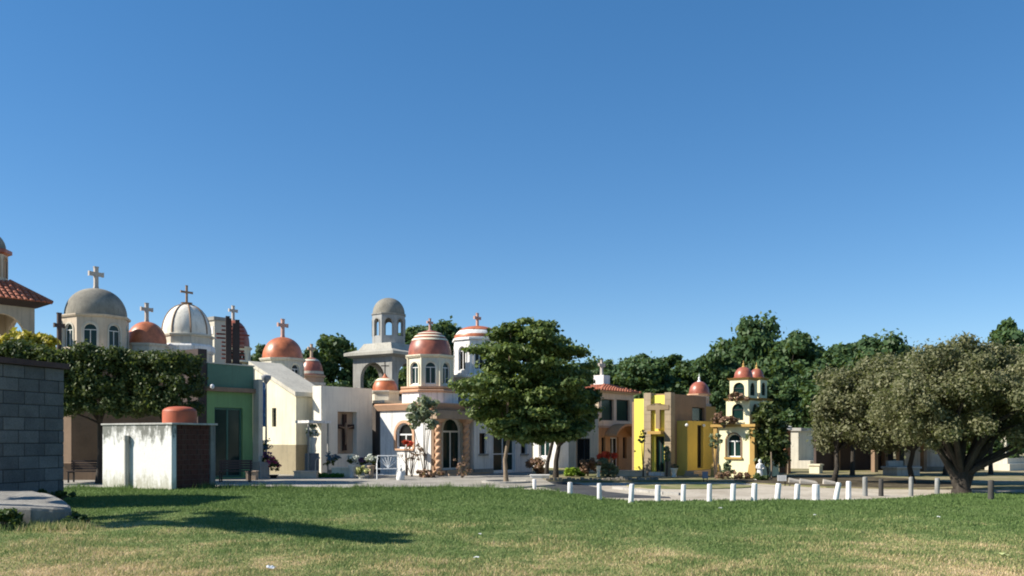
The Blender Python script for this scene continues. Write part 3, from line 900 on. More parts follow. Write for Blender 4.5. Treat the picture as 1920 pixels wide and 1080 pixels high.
# orange domes behind these two
domed('twin_window_chapel', 'cream chapel with bright orange dome above the lean-to roof', 530, 47.5, CREAMG, TERRA, (3.0, 3.0), 722, 1.06, (718, 678), 634, 598, PINKX, op=(0.50, 0.12, 0.82), trim=CREAM, glass=GLASSB)
domed('striped_small_chapel', 'small chapel with red banded dome right of the bright orange dome', 584, 53, TAN, TERRAD, (2.6, 2.6), 730, 0.70, (728, 708), 672, 645, TAN, rings=[(0.55, 0.68, CREAMG), (0.0, 0.1, CREAMG)])

# unfinished grey tower with open arches
st = Site('grey_cement_tower', 'unpainted grey cement tower with open arches and grey dome', 'tower', 735, 55, 58)
V = st.v(662); W = V
zt = st.z(668); zs = st.z(745)
mb = MB()
for k in range(4):
    mb.M = Matrix.Translation((W / 2, V / 2, 0)) @ Matrix.Rotation(k * PI / 2, 4, 'Z') @ Matrix.Translation((-W / 2, -V / 2, 0))
    mb.wall(0 if k % 2 == 0 else 0.3, W if k % 2 == 0 else W - 0.3, zs, zt, 0.3, [(0.62, W - 0.62, zs + 0.1, zt - 0.3, True)])
mb.M = I4
st.part('belfry_wall', mb, GREYC)
st.part('wall', MB().box(0, W, 0, V, -0.2, zs), GREYC)
c_ = (W / 2, V / 2)
st.part('eave', MB().frustum(*c_, W / 2 + 0.05, V / 2 + 0.05, zt, W / 2 + 0.42, V / 2 + 0.42, zt + 0.14), GREYC)
mb = MB(); zr = zt + 0.14
zL = st.z(648, *c_)
mb.frustum(*c_, W / 2 + 0.42, V / 2 + 0.42, zr, W / 2 + 0.42, V / 2 + 0.42, zr + 0.18)
mb.frustum(*c_, W / 2 + 0.42, V / 2 + 0.42, zr + 0.18, W / 2 - 0.25, V / 2 - 0.25, zr + 0.42)
mb.frustum(*c_, W / 2 - 0.25, V / 2 - 0.25, zr + 0.42, 1.12, 1.12, zL + 0.06)
st.part('roof', mb, surf('pale_cement', (0.44, 0.42, 0.36), var=0.2, streak=0.4))
z0, z1 = zL + 0.06, st.z(593, *c_)
octagon(st.o, *c_, 1.04, z0, z1, surf('light_grey_cement', (0.40, 0.40, 0.38), var=0.2, streak=0.4), t=0.16, op=(0.42, z0 + 0.5, z1 - 0.25), trim=GREYC, name='lantern', phase=R(-6))
ngon_band(st.o, *c_, [(1.0, z1), (1.09, z1 + 0.02), (1.09, z1 + 0.08), (0.3, z1 + 0.085)], GREYC, R(-6))
MB().lathe(dome_profile(1.03, z1 + 0.085, st.z(560, *c_) - z1 - 0.1), 40, c_).build('dome', GREYD, st.o, smooth=True)

# small onion dome on a brown block, in front of the tower
st = domed('onion_dome_kiosk', 'little kiosk with orange onion dome and iron cross beside the white chapel', 722, 45.5, CREAMG, TERRA, (1.5, 1.5), 757, 0.64, (752, 738), 709, 709, IRON, n=6, body_mat=surf('shaded_block_brown', (0.10, 0.085, 0.075), var=0.2), rings=[(0.48, 0.66, CREAM)], door=False)  # brown of the block darkened to stand in for shade
zt = st.z(709)
MB().lathe([(0.22, zt - 0.06), (0.12, zt + 0.08), (0.05, zt + 0.2), (0.02, zt + 0.24)], 12).build('spire', TERRA, st.o, smooth=True)
cross(st.o, 0, 0, zt + 0.2, st.z(678) - zt - 0.2, IRON, wd=0.2, a=0.025, th=0.04, rz=R(-45))

# ---- white chapel with striped dome
st = Site('white_chapel', 'white chapel with banded orange dome, twisted columns and arched glass door', 'chapel', 808, 41, TH)
W = st.u(893); V = st.v(713)
z1 = st.z(768)
vw0, vw1 = st.v(743), st.v(774)
wl = (-vw0, -vw1, st.z(841, 0, (vw0 + vw1) / 2), st.z(793, 0, (vw0 + vw1) / 2), True)
ua, ub = st.u(829), st.u(864)
um = (ua + ub) / 2
dr = (ua, ub, 0.30, st.z(783, um), True)
shell(st.o, W, V, -0.2, z1, WHITE, t=0.22, front=[dr], left=[wl])
cor = band(st.o, W, V, z1, st.z(757), 0.10, PEACH, o2=0.24)
st.part('roof', MB().box(-0.2, W + 0.2, -0.2, V + 0.2, st.z(757), st.z(757) + 0.06), PEACH)
arch_window(st.o, ML, wl, FRAMEW, GLASSB, depth=0.1, fw=0.07, transom=None, sill=PEACH)
arch_trim(st.o, ML, wl, PEACH, wd=0.13, proud=0.05)
arch_window(st.o, I4, dr, FRAMEW, GLASS, depth=0.08, fw=0.08, name='door')
arch_trim(st.o, I4, dr, CREAMG, wd=0.12, proud=0.06)
mb = MB(); mb.wall(st.u(812), W + 0.05, 0.0, z1 - 0.002, 0.1, [(ua - 0.18, ub + 0.18, -0.0, dr[3] + 0.2, True)])
for i, p in enumerate(mb.v): pass
st.part('portal', mb, TAN, loc=(0, -0.103, 0))
st.part('step', MB().box(st.u(815), W, -0.9, -0.11, -0.1, 0.15), TAN)
st.part('step', MB().box(st.u(822), W - 0.1, -0.55, -0.11, 0.15, 0.29), TAN)
twisted(st.o, st.u(822, -0.42), -0.42, 0.28, st.z(792), 0.15, PEACH)
twisted(st.o, st.u(874, -0.42), -0.42, 0.28, st.z(792), 0.15, PEACH)
st.part('entablature', MB().box(st.u(818, -0.4) - 0.25, W + 0.1, -0.66, -0.104, st.z(792) + 0.16, st.z(770)), TAN)
st.part('pilaster', MB().box(0.02, st.u(812), -0.16, -0.003, -0.1, z1 - 0.01), BROWN)
st.part('pilaster', MB().box(W - 0.28, W + 0.08, -0.22, -0.105, -0.1, z1 - 0.01), BROWN)
zr = st.z(757) + 0.06
cu, cv = st.u(806, V * 0.5), V * 0.5
dk = st.dist(cu, cv) / FPX
zz = lambda py: st.z(py, cu, cv)
octagon(st.o, cu, cv, 56 * dk * 0.925, zr, zz(738), WHITE, name='base_drum')
ngon_band(st.o, cu, cv, [(1.32, zz(738)), (1.46, zz(737)), (1.46, zz(734)), (1.34, zz(732)), (1.42, zz(730)), (1.42, zz(727)), (1.0, zz(726.5))], PEACH, name='string_course')
rD = 44 * dk * 0.925
z0, z1d = zz(726.5), zz(674)
octagon(st.o, cu, cv, rD, z0, z1d, surf('ivory_render', (0.72, 0.66, 0.54), var=0.1, streak=0.2), op=(0.52, z0 + 0.12, z1d - 0.2), trim=CREAM, glass=GLASS, name='drum', post=CREAM)
ngon_band(st.o, cu, cv, [(rD - 0.03, z1d), (rD + 0.06, z1d + 0.02), (rD + 0.12, z1d + 0.1), (rD + 0.12, z1d + 0.15), (0.1, z1d + 0.155)], CREAM)
zd = z1d + 0.155; hd = zz(622) - zd; rr = rD * 0.99
dm = MB().lathe(dome_profile(rr, zd, hd, 16), 44, (cu, cv)).build('dome', TERRAD, st.o, smooth=True)
for f0, f1, mt in ((0.38, 0.44, CREAM), (0.50, 0.56, CREAM), (0.64, 0.69, CREAM)):
    pr = [(rr * math.cos(q * PI / 2) ** 0.9 + 0.02, zd + 0.05 + hd * math.sin(q * PI / 2) + 0.01) for q in np.linspace(f0, f1, 4)]
    pr = [(pr[0][0] - 0.06, pr[0][1])] + pr + [(pr[-1][0] - 0.06, pr[-1][1])]
    MB().lathe(pr, 44, (cu, cv)).build('ring', mt, dm, smooth=True)
zc = zz(622)
MB().lathe([(0.17, zc - 0.02), (0.13, zc + 0.06), (0.06, zc + 0.1)], 12, (cu, cv)).build('cross_base', PINKX, dm)
cross(dm, cu, cv, zc + 0.06, zz(597) - zc - 0.06, PINKX)

# ---- second white chapel behind the near tree
st = Site('white_lantern_chapel', 'white chapel with striped white-and-orange dome behind the near tree', 'chapel', 889, 42.6, TH)
W = st.u(998); V = 3.6
z1 = st.z(762)
ops = [(st.u(899), st.u(912), st.z(851, 0.5), st.z(812, 0.5), False), (st.u(925), st.u(966), 0.12, st.z(787, 1.6), False), (st.u(977), st.u(988), st.z(851, 3.2), st.z(815, 3.2), False)]
shell(st.o, W, V, -0.2, z1, WHITE, t=0.22, front=ops)
arch_window(st.o, I4, ops[0], FRAMED, GLASSB, fw=0.05, mull=False, sill=GREYC)
arch_window(st.o, I4, ops[2], FRAMED, GLASSB, fw=0.05, mull=False, sill=GREYC)
arch_window(st.o, I4, ops[1], FRAMEW, GLASS, fw=0.07, name='door', transom=1.0)
st.part('plinth', MB().box(-0.04, ops[1][0] - 0.05, -0.06, -0.002, -0.2, 0.3), GREYC)
st.part('roof', MB().box(-0.15, W + 0.15, -0.15, V + 0.15, z1, z1 + 0.15), PEACH)
cu, cv = 2.3, 1.75
zz = lambda py: st.z(py, cu, cv)
dk = st.dist(cu, cv) / FPX
octagon(st.o, cu, cv, 60 * dk * 0.925, z1 + 0.15, zz(712), WHITE, name='base_drum')
ngon_band(st.o, cu, cv, [(60 * dk * 0.9, zz(712)), (62 * dk, zz(711)), (62 * dk, zz(706)), (0.9, zz(705))], WHITE, name='string_course')
rD = 46 * dk * 0.925
z0, z1d = zz(705), zz(642)
octagon(st.o, cu, cv, rD, z0, z1d, WHITE, op=(0.46, z0 + 0.25, z1d - 0.3), trim=WHITE, glass=GLASSB)
ngon_band(st.o, cu, cv, [(rD - 0.03, z1d), (rD + 0.08, z1d + 0.03), (rD + 0.08, z1d + 0.12), (0.1, z1d + 0.125)], WHITE)
zd = z1d + 0.125; hd = zz(614) - zd
dm = MB().lathe(dome_profile(rD, zd, hd, 14), 40, (cu, cv)).build('dome', WHITE, st.o, smooth=True)
for f0, f1, mt in ((0.0, 0.16, TERRA), (0.42, 0.95, TERRA)):
    pr = [(rD * math.cos(q * PI / 2) ** 0.9 + 0.02, zd + 0.05 + hd * math.sin(q * PI / 2) + 0.012) for q in np.linspace(f0, f1, 7)]
    pr = [(pr[0][0] - 0.06, pr[0][1])] + pr + [(max(0.02, pr[-1][0] - 0.06), pr[-1][1])]
    MB().lathe(pr, 40, (cu, cv)).build('ring', mt, dm, smooth=True)
zc = zz(614)
cross(dm, cu, cv, zc, zz(587) - zc, PINKX)

# ---- low white house glimpsed under the near tree
st = Site('low_white_chapel', 'low white chapel with green glass glimpsed under the near tree', 'chapel', 1046, 53, TH)
W = st.u(1078); V = st.v(1000); z1 = st.z(800)
wl = (-st.v(1010), -st.v(1030), 0.7, 2.1, False)
shell(st.o, W, V, -0.2, z1, WHITE, left=[wl])
arch_window(st.o, ML, wl, FRAMEW, GLASS)
st.part('roof', MB().box(-0.15, W + 0.15, -0.15, V + 0.15, z1, z1 + 0.16), CONC)

# ---- beige two-storey house
st = Site('beige_house', 'beige two-storey mausoleum with low tiled roof and white rooftop cross', 'mausoleum', 1122, 46, TH)
W = st.u(1188); V = st.v(1066)
z1 = st.z(736)
f1 = (st.u(1128), st.u(1151), st.z(788, 0.6), st.z(748, 0.6), False)
f2 = (st.u(1156), st.u(1181), st.z(789, 2), st.z(749, 2), False)
L1 = (-st.v(1082), -st.v(1117), st.z(796, 0, 1), st.z(745, 0, 1), False)
L2 = (-st.v(1080), -st.v(1106), 0.05, st.z(822, 0, 1), False)
zm = st.z(800)
mb = MB(); mb.wall(0, W, zm, z1, 0.22, [f1, f2]); mb.M = ML; mb.wall(-V, -0.22, zm, z1, 0.22, [L1]); mb.M = I4
mb.box(W - 0.22, W, 0.22, V, zm, z1); mb.box(0.22, W - 0.22, V - 0.22, V, zm, z1)
BEIGEL = surf('light_beige_render', (0.70, 0.56, 0.40), var=0.14, streak=0.3)
st.part('upper_wall', mb, BEIGEL)
BRICKY = surf('orange_stone_cladding', (0.50, 0.29, 0.14), var=0.25, streak=0.2)
d1 = (st.u(1144), st.u(1160), 0.25, st.z(820, 1.3), False)
s1 = (st.u(1128), st.u(1135), st.z(862, 0.5), st.z(820, 0.5), False)
s2 = (st.u(1168), st.u(1175), st.z(860, 2), st.z(820, 2), False)
mb = MB(); mb.wall(0.04, W - 0.02, -0.2, zm, 0.22, [d1, s1, s2]); st.part('lower_front_wall', mb, BRICKY)
mb = MB(); mb.M = ML; mb.wall(-V, 0, -0.2, zm, 0.035, [L2]); mb.M = Matrix.Translation((0.036, 0, 0)) @ ML; mb.wall(-V, -0.23, -0.2, zm, 0.18, [L2]); mb.M = I4
mb.box(W - 0.22, W - 0.021, 0.22, V, -0.2, zm); mb.box(0.22, W - 0.22, V - 0.22, V, -0.2, zm)
st.part('lower_wall', mb, BEIGEL)
for q_ in (f1, f2): arch_window(st.o, I4, q_, FRAMED, GLASS, fw=0.04, mull=False)
arch_window(st.o, ML, L1, FRAMED, GLASS, fw=0.04, mull=True)
arch_window(st.o, ML, L2, FRAMED, GLASSB, fw=0.06, mull=True, name='side_door')
arch_window(st.o, I4, d1, FRAMEW, GLASSB, fw=0.06, name='door')
for q_ in (s1, s2): arch_window(st.o, I4, q_, FRAMED, GLASSB, fw=0.03, mull=False)
st.part('string_course', MB().box(-0.06, W + 0.06, -0.06, -0.002, zm - 0.06, zm + 0.06), TAN)
# segmental hood over the door
pts = []; N = 12
hc, hr = st.u(1158), (st.u(1182) - st.u(1134)) / 2
for k in range(N + 1):
    a = R(150) - R(120) * k / N
    pts.append((hc + hr * 1.15 * math.cos(a), zm - 0.95 + hr * 0.85 * math.sin(a) + 0.0))
pl = [(x, z - 0.12) for x, z in pts] + [(x, z) for x, z in reversed(pts)]
pl = [(p[0], p[1]) for p in pl][::-1]
st.part('door_hood', MB().plate(pl, -0.75, -0.003), BRICKY)
st.part('fascia', MB().frustum(W / 2, V / 2, W / 2 + 0.02, V / 2 + 0.02, z1, W / 2 + 0.3, V / 2 + 0.3, z1 + 0.1), BEIGE)
zr, za = z1 + 0.1, z1 + 0.48
rf = st.part('roof', MB().frustum(W / 2, V / 2, W / 2 + 0.3, V / 2 + 0.3, zr, 0.35, 0.35, za), TILE)
o_ = 0.3; qx = 0.35
tiles_on(rf, [(-o_, -o_, zr), (W + o_, -o_, zr), (W / 2 + qx, V / 2 - qx, za), (W / 2 - qx, V / 2 - qx, za)], 16, 7, TILE, 'tile_rows')
tiles_on(rf, [(-o_, V + o_, zr), (-o_, -o_, zr), (W / 2 - qx, V / 2 - qx, za), (W / 2 - qx, V / 2 + qx, za)], 16, 7, TILE, 'tile_rows')
zc = za + 0.55
MB().box(W / 2 - 0.32, W / 2 + 0.32, V / 2 - 0.32, V / 2 + 0.32, za - 0.2, zc).build('roof_block', WHITE, st.o)
cross(st.o, W / 2, V / 2, zc, 0.85, STONEX, a=0.07)

# ---- yellow mausoleum
st = Site('yellow_mausoleum', 'bright yellow modern mausoleum with tan pillars and big cross panel', 'mausoleum', 1257, 41.3, TH)
W = st.u(1342); V = st.v(1189)
vv = lambda px: -st.v(px)
zy = lambda py, v=0: st.z(py, 0, v)
vm = st.v(1230)
mb = MB(); mb.M = ML
dz = zy(814, vm)
mb.wall(-V, vv(1221), -0.2, zy(748, V), 0.25)                                        # yellow wing
st.part('yellow_wall', mb, YELLOW)
mb = MB(); mb.M = Matrix.Translation((0.10, 0, 0)) @ ML
dop = (vv(1222) + 0.12, vv(1247) - 0.1, 0.2, zy(818, vm), False)
mb.wall(vv(1221) + 0.004, vv(1247) - 0.004, -0.2, zy(741, vm), 0.2, [dop])
st.part('cross_panel', mb, YELLOW)
arch_window(st.o, Matrix.Translation((0.10, 0, 0)) @ ML, dop, FRAMED, GLASS, fw=0.05, name='door')
STONEB = surf('tan_block_stone', (0.38, 0.30, 0.20), var=0.22, streak=0.2)
for p0, p1, tp, pr in ((1208, 1221, 737, 0.05), (1247, 1258, 736, 0.05)):
    mb = MB(); mb.M = ML; v0, v1 = vv(p0), vv(p1)
    zt_ = zy(tp, -v0); nz_ = 12
    if p0 == 1247: v1 = 0.05
    for k in range(nz_):
        mb.box(v0, v1, -pr, 0.35, -0.2 + (zt_ + 0.2) * k / nz_ + (0.012 if k else 0), -0.2 + (zt_ + 0.2) * (k + 1) / nz_)
        mb.box(v0 + 0.012, v1 - 0.012, -pr + 0.012, 0.34, -0.2 + (zt_ + 0.2) * k / nz_ - 0.002, -0.2 + (zt_ + 0.2) * k / nz_ + 0.02)
    st.part('pillar', mb, STONEB)
mb = MB(); mb.M = ML; mb.box(vv(1221) + 0.02, vv(1247) - 0.02, -0.4, 0.095, dz, dz + 0.14); st.part('canopy', mb, OCHRE)
mb = MB(); mb.M = ML; mb.box(vv(1222), vv(1247), 0.31, 0.48, zy(748, vm), zy(738, vm)); st.part('lintel', mb, BROWN)
o = MB().plate(cross_poly(zy(756, vm) - zy(804, vm), 0.58, 0.11, 1.0, 0.05), -0.12, 0.0)
o.M = I4
oo = o.build('panel_cross', surf('cross_brown_stone', (0.27, 0.20, 0.12), var=0.2), st.o); oo.location = (0.02, -(vv(1222) + vv(1247)) / 2, zy(804, vm)); oo.rotation_euler = (0, 0, -PI / 2)
oo.location.x = 0.04
mb = MB(); mb.M = ML; mb.box(vv(1222), vv(1247), -0.3, 0.095, -0.1, 0.19); st.part('threshold', mb, WHITE)
# shaded brown front
za, zb_ = st.z(738), st.z(741)
ud0, ud1 = st.u(1269), st.u(1322)
glz = (st.u(1298), st.u(1321), st.z(789, 2), st.z(763, 2), False)
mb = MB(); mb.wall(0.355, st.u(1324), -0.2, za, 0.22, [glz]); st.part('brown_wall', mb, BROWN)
arch_window(st.o, I4, glz, FRAMED, GLASS, fw=0.04, mull=False)
mb = MB(); mb.wall(st.u(1324) + 0.003, W, -0.2, st.z(763, W), 0.3); st.part('ochre_wall', mb, OCHRE)
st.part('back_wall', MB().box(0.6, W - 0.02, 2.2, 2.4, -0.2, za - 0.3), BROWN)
st.part('roof', MB().box(0.53, W - 0.03, 0.23, 2.2, za - 0.45, za - 0.32), CONC)
pt = st.z(789, ud0)
nar = (st.u(1288), st.u(1299), 0.35, st.z(797, 1.2), False)
mb = MB(); mb.wall(ud0, ud1, -0.1, pt, 0.30, [nar]); YOCH = surf('deep_yellow_paint', (0.66, 0.46, 0.10), var=0.1, streak=0.15)
st.part('portal', mb, YOCH, loc=(0, -0.55, 0))
for ud_ in (ud0 + 0.001, ud1 - 0.201): st.part('portal_side', MB().box(ud_, ud_ + 0.2, -0.249, -0.002, -0.1, pt), YOCH)
arch_window(st.o, Matrix.Translation((0, -0.55, 0)), nar, FRAMED, GLASSB, fw=0.05, mull=False, name='narrow_window')
for px_ in (1287, 1319):
    MB().lathe([(0.02, 0), (0.07, 0.04), (0.08, 0.1), (0.02, 0.16)], 10).build('wall_lamp', FRAMEW, st.o, loc=(st.u(px_, -0.62), -0.64, st.z(801, 1.5)))
st.part('step', MB().box(0.3, W + 0.1, -1.3, -0.56, -0.1, 0.12), TAN)
st.part('step', MB().box(0.4, W, -1.0, -0.56, 0.12, 0.26), TAN)
# little dome over the right wing
cv = 0.9; cu = st.u(1311, cv)
zz = lambda py: st.z(py, cu, cv)
dk = st.dist(cu, cv) / FPX
octagon(st.o, cu, cv, 17 * dk, zz(765), zz(742), surf('pale_pink_render', (0.72, 0.58, 0.46), var=0.1, streak=0.2), op=(0.22, zz(758), zz(747)), name='lantern')
ngon_band(st.o, cu, cv, [(17 * dk, zz(742)), (21 * dk, zz(741)), (21 * dk, zz(739)), (0.1, zz(738.8))], PEACH)
MB().lathe(dome_profile(19 * dk, zz(738.8), zz(717) - zz(738.8), tip=0.03), 32, (cu, cv)).build('dome', TERRAD, st.o, smooth=True)
finial(st.o, cu, cv, zz(718), zz(701) - zz(718), WHITE, 0.13)

# ---- pale yellow bell towers
st = Site('yellow_bell_tower', 'pale yellow chapel with twin bell turrets and small red domes', 'chapel', 1412, 39.2, TH)
V = st.v(1341); W = 3.0
z1 = st.z(800)
vm = (st.v(1361) + st.v(1389)) / 2
wl = (-st.v(1362), -st.v(1389), st.z(857, 0, vm), st.z(813, 0, vm), True)
shell(st.o, W, V, -0.2, z1, LEMON, left=[wl])
arch_window(st.o, ML, wl, FRAMEW, GLASS, fw=0.05, sill=OCHRE)
arch_trim(st.o, ML, wl, BROWN, wd=0.055, proud=0.03)
band(st.o, W, V, z1, st.z(795), 0.16, OCHRE)
for (vv0, vv1) in ((-0.10, 0.12), (V - 0.12, V + 0.05)):
    MB().box(-0.09, 0.2, vv0, vv1, -0.2, z1 - 0.003).build('pilaster', OCHRE, st.o)
    MB().frustum(0.055, (vv0 + vv1) / 2, 0.24, 0.24, -0.2, 0.15, 0.15, 0.62).build('pilaster_foot', OCHRE, st.o)
zA = st.z(795)
def turret(u0, u1, v0, v1, py, dome_r_px, spire_py, tiers):
    cu, cv = (u0 + u1) / 2, (v0 + v1) / 2
    zprev = zA
    for (py0, py1, ins) in tiers:
        zt_ = st.z(py1, u0, v0); zb_ = zprev
        mb = MB()
        w_, d_ = u1 - u0 - 2 * ins, v1 - v0 - 2 * ins
        for k in range(4):
            ww_ = w_ if k % 2 == 0 else d_; dd_ = d_ if k % 2 == 0 else w_
            mb.M = Matrix.Translation((cu, cv, 0)) @ Matrix.Rotation(k * PI / 2, 4, 'Z') @ Matrix.Translation((-ww_ / 2, -dd_ / 2, 0))
            h_ = zt_ - zb_
            mb.wall(0 if k % 2 == 0 else 0.1, ww_ if k % 2 == 0 else ww_ - 0.1, zb_, zt_, 0.1, [(ww_ / 2 - min(0.27, ww_ * 0.3), ww_ / 2 + min(0.27, ww_ * 0.3), zb_ + h_ * 0.16, zb_ + h_ * 0.86, True)])
        mb.M = I4
        tw = mb.build('turret_tier', LEMON, st.o)
        for k in (0, 3):
            ww_ = w_ if k % 2 == 0 else d_; dd_ = d_ if k % 2 == 0 else w_; h_ = zt_ - zb_; hw_ = min(0.27, ww_ * 0.3)
            M_ = Matrix.Translation((cu, cv, 0)) @ Matrix.Rotation(k * PI / 2, 4, 'Z') @ Matrix.Translation((-ww_ / 2, -dd_ / 2, 0))
            arch_window(tw, M_, (ww_ / 2 - hw_, ww_ / 2 + hw_, zb_ + h_ * 0.16, zb_ + h_ * 0.86, True), FRAMED, GLASS, depth=0.04, fw=0.03, mull=False)
        MB().frustum(cu, cv, w_ / 2 + 0.03, d_ / 2 + 0.03, zt_, w_ / 2 + 0.1, d_ / 2 + 0.1, zt_ + 0.09).build('ledge', OCHRE, tw)
        zprev = zt_ + 0.09
    dk = st.dist(cu, cv) / FPX
    r_ = dome_r_px * dk
    MB().lathe(dome_profile(r_, zprev, st.z(py, cu, cv) - zprev, tip=0.05), 28, (cu, cv)).build('dome', TERRAD, st.o, smooth=True)
    finial(st.o, cu, cv, st.z(py + 1, cu, cv), st.z(spire_py, cu, cv) - st.z(py + 1, cu, cv), OCHRE, 0.12)
v0, v1 = st.v(1405), st.v(1361)
turret(0.02, 1.3, v0, v1, 690, 17, 676, [(795, 750, 0.0), (743, 711, 0.12)])
turret(1.75, 2.8, v0 + 0.15, v1 - 0.05, 693, 13, 679, [(795, 750, 0.0), (743, 711, 0.12)])

# ---- things beyond the bell tower
st = Site('brick_gatepost', 'tall brick gatepost with white scalloped cap beside dark porch', 'gatepost', 1472, 45, 30)
mb = MB(); rb = random.Random(4)
for k in range(15):
    for i in range(2):
        x0 = -0.2 + i * 0.2 + (0 if k % 2 else 0.0)
        mb.box(x0 + 0.006, x0 + 0.194, -0.2 - rb.uniform(0, .008), 0.2, 0.0 + k * 0.145 + 0.012, (k + 1) * 0.145)
bk = st.part('brick_courses', mb, surf('gatepost_brick', (0.36, 0.17, 0.09), var=0.35, streak=0.2)); bk['kind'] = 'stuff'
st.part('mortar_core', MB().box(-0.185, 0.185, -0.185, 0.185, -0.2, 2.17), GREYC)
st.part('cap', MB().lathe([(0.30, 2.18), (0.36, 2.24), (0.30, 2.32), (0.34, 2.38), (0.12, 2.46)], 8), WHITE)
st = Site('shade_grey_chapel', 'flat chapel painted grey-white for shade behind the sloping posts', 'chapel', 1497, 52, TH)
W = 2.2; V = st.v(1488); W = st.u(1572); z1 = st.z(808)
wn = (st.u(1524), st.u(1546), 1.5, 2.2, False)
shell(st.o, W, 1.0, -0.2, z1, CREAMG, front=[wn])  # white walls greyed in the paint in place of shade
arch_window(st.o, I4, wn, FRAMED, GLASSB, mull=True, sill=CONC)
st.part('roof', MB().box(-0.1, W + 0.1, -0.2, 1.1, z1, z1 + 0.18), CONC)
st.part('ledge', MB().box(0.0, W, -0.7, -0.003, -0.1, 0.5), CREAMG)
st = Site('pale_blue_chapel', 'narrow pale blue-white chapel wall between dark trunks', 'chapel', 1612, 50, TH)
V = st.v(1578); z1 = st.z(800)
shell(st.o, 2.0, V, -0.2, z1, surf('pale_blue_render', (0.62, 0.72, 0.72), var=0.1, streak=0.25), left=[(-V + 0.12, -V + 0.5, 0.0, 2.1, False)])
st.part('roof', MB().box(-0.15, 2.15, -0.15, V + 0.15, z1, z1 + 0.15), CONC)
st = Site('dark_canopy_tomb', 'dark roofed tomb shelter on brown posts deep in the shade', 'shelter', 1640, 46, 25)
for (x, y) in ((0, 0), (1.8, 0), (3.6, 0), (0, 2.6), (3.6, 2.6)):
    st.part('post', MB().box(x, x + 0.24, y, y + 0.24, -0.1, 2.2), BROWN)
st.part('roof', MB().frustum(1.92, 1.42, 2.3, 1.8, 2.2, 2.1, 1.6, 2.5), BROWN)
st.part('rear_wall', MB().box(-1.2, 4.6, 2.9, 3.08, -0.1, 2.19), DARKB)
st = Site('white_wall_tomb', 'white low tomb wall right of the dark shelter', 'tomb', 1778, 48, TH)
st.part('wall', MB().box(-0.15, 0.15, 0, 2.2, -0.1, 1.75), WHITE); st.part('coping', MB().box(-0.2, 0.2, -0.05, 2.25, 1.75, 1.85), WHITE); st.part('footing', MB().box(-0.4, 0.4, -0.3, 2.4, -0.1, 0.25), CONC)
st = Site('slab_tomb', 'small slab tomb, white greyed to suit the shade of the shelter', 'tomb', 1682, 41, 20)
st.part('base', MB().box(0, 1.35, 0, 0.9, -0.1, 0.36), CONC); st.part('slab', MB().box(-0.07, 1.42, -0.07, 0.97, 0.36, 0.46), CONC, bevel=0.02); st.part('headstone', MB().box(0.2, 1.1, 0.75, 0.9, 0.46, 0.72), CONC)  # white tomb coloured grey to look shaded
st = Site('cream_block_tomb', 'small cream block tomb in front of the grey-white chapel', 'tomb', 1536, 44, TH)
st.part('base', MB().box(0, 0.5, 0, 0.5, -0.1, 0.42), CREAM); st.part('slab', MB().box(-0.05, 0.55, -0.05, 0.55, 0.42, 0.50), CREAM)
st = Site('cream_stepped_tomb', 'cream stepped tomb under the far right branches', 'tomb', 1893, 48, 30)
st.part('base', MB().box(0, 2.2, 0, 1.4, -0.1, 0.4), CREAMG); st.part('step', MB().box(0.3, 2.2, 0.3, 1.4, 0.4, 0.7), CREAMG); st.part('headstone', MB().box(1.2, 2.1, 0.9, 1.25, 0.7, 1.9), CREAMG)

# ------------------------------------------------------------------ near left: block shed, concrete slab, white box
BLOCK = bpy.data.materials.new('grey_concrete_block'); t, bs, N_, L_ = nodes_of(BLOCK)
oi = N_.new('ShaderNodeObjectInfo')
c0 = ramp(t, oi.outputs['Random'], [(0.0, (0.15, 0.15, 0.15)), (0.5, (0.19, 0.19, 0.185)), (1.0, (0.24, 0.235, 0.225))])
c1 = ramp(t, noise(t, pos(t), 26, 5, 0.7).outputs[0], [(0.3, (0.65,) * 3), (0.7, (1.05,) * 3)])
c2 = ramp(t, noise(t, pos(t), 1.8, 4, 0.6).outputs[0], [(0.3, (0.7,) * 3), (0.7, (1.0,) * 3)])
L_.new(mixc(t, 1.0, mixc(t, 1.0, c0.outputs[0], c1.outputs[0], 'MULTIPLY'), c2.outputs[0], 'MULTIPLY'), bs.inputs['Base Color'])
bs.inputs['Roughness'].default_value = 0.95; bs.inputs['Specular IOR Level'].default_value = 0.15
bp = N_.new('ShaderNodeBump'); bp.inputs['Strength'].default_value = 0.7; bp.inputs['Distance'].default_value = 0.02
L_.new(noise(t, pos(t), 70, 4, 0.7).outputs[0], bp.inputs['Height']); L_.new(bp.outputs[0], bs.inputs['Normal'])
MORTAR = surf('dark_mortar', (0.06, 0.06, 0.06), var=0.3, streak=0.2)

st = Site('block_shed', 'grey concrete-block shed with thin dark roof at left edge', 'shed', 120, 22.0, 73)
hc = 0.305; bl = 0.60
ztop = st.z(692)
L = 2.45
st.part('mortar_core', MB().box(-L, -0.012, 0.014, 0.2, -0.1, ztop - 0.004), MORTAR)
st.part('side_wall', MB().box(-0.2, -0.004, 0.202, 3.2, -0.1, ztop - 0.004), BLOCK)
st.part('rear_wall', MB().box(-L, -0.202, 3.0, 3.2, -0.1, ztop - 0.004), BLOCK)
st.part('far_wall', MB().box(-L, -L + 0.2, 0.202, 2.998, -0.1, ztop - 0.004), BLOCK)
st.part('roof', MB().hexa([(-L - 0.1, -0.10, ztop), (0.08, -0.10, ztop), (0.08, 3.3, ztop - 0.1), (-L - 0.1, 3.3, ztop - 0.1), (-L - 0.1, -0.10, ztop + 0.13), (0.08, -0.10, ztop + 0.13), (0.08, 3.3, ztop + 0.05), (-L - 0.1, 3.3, ztop + 0.05)]), surf('dark_red_roof_edge', (0.10, 0.06, 0.055), var=0.3))
meshes = {}
rb = random.Random(8)
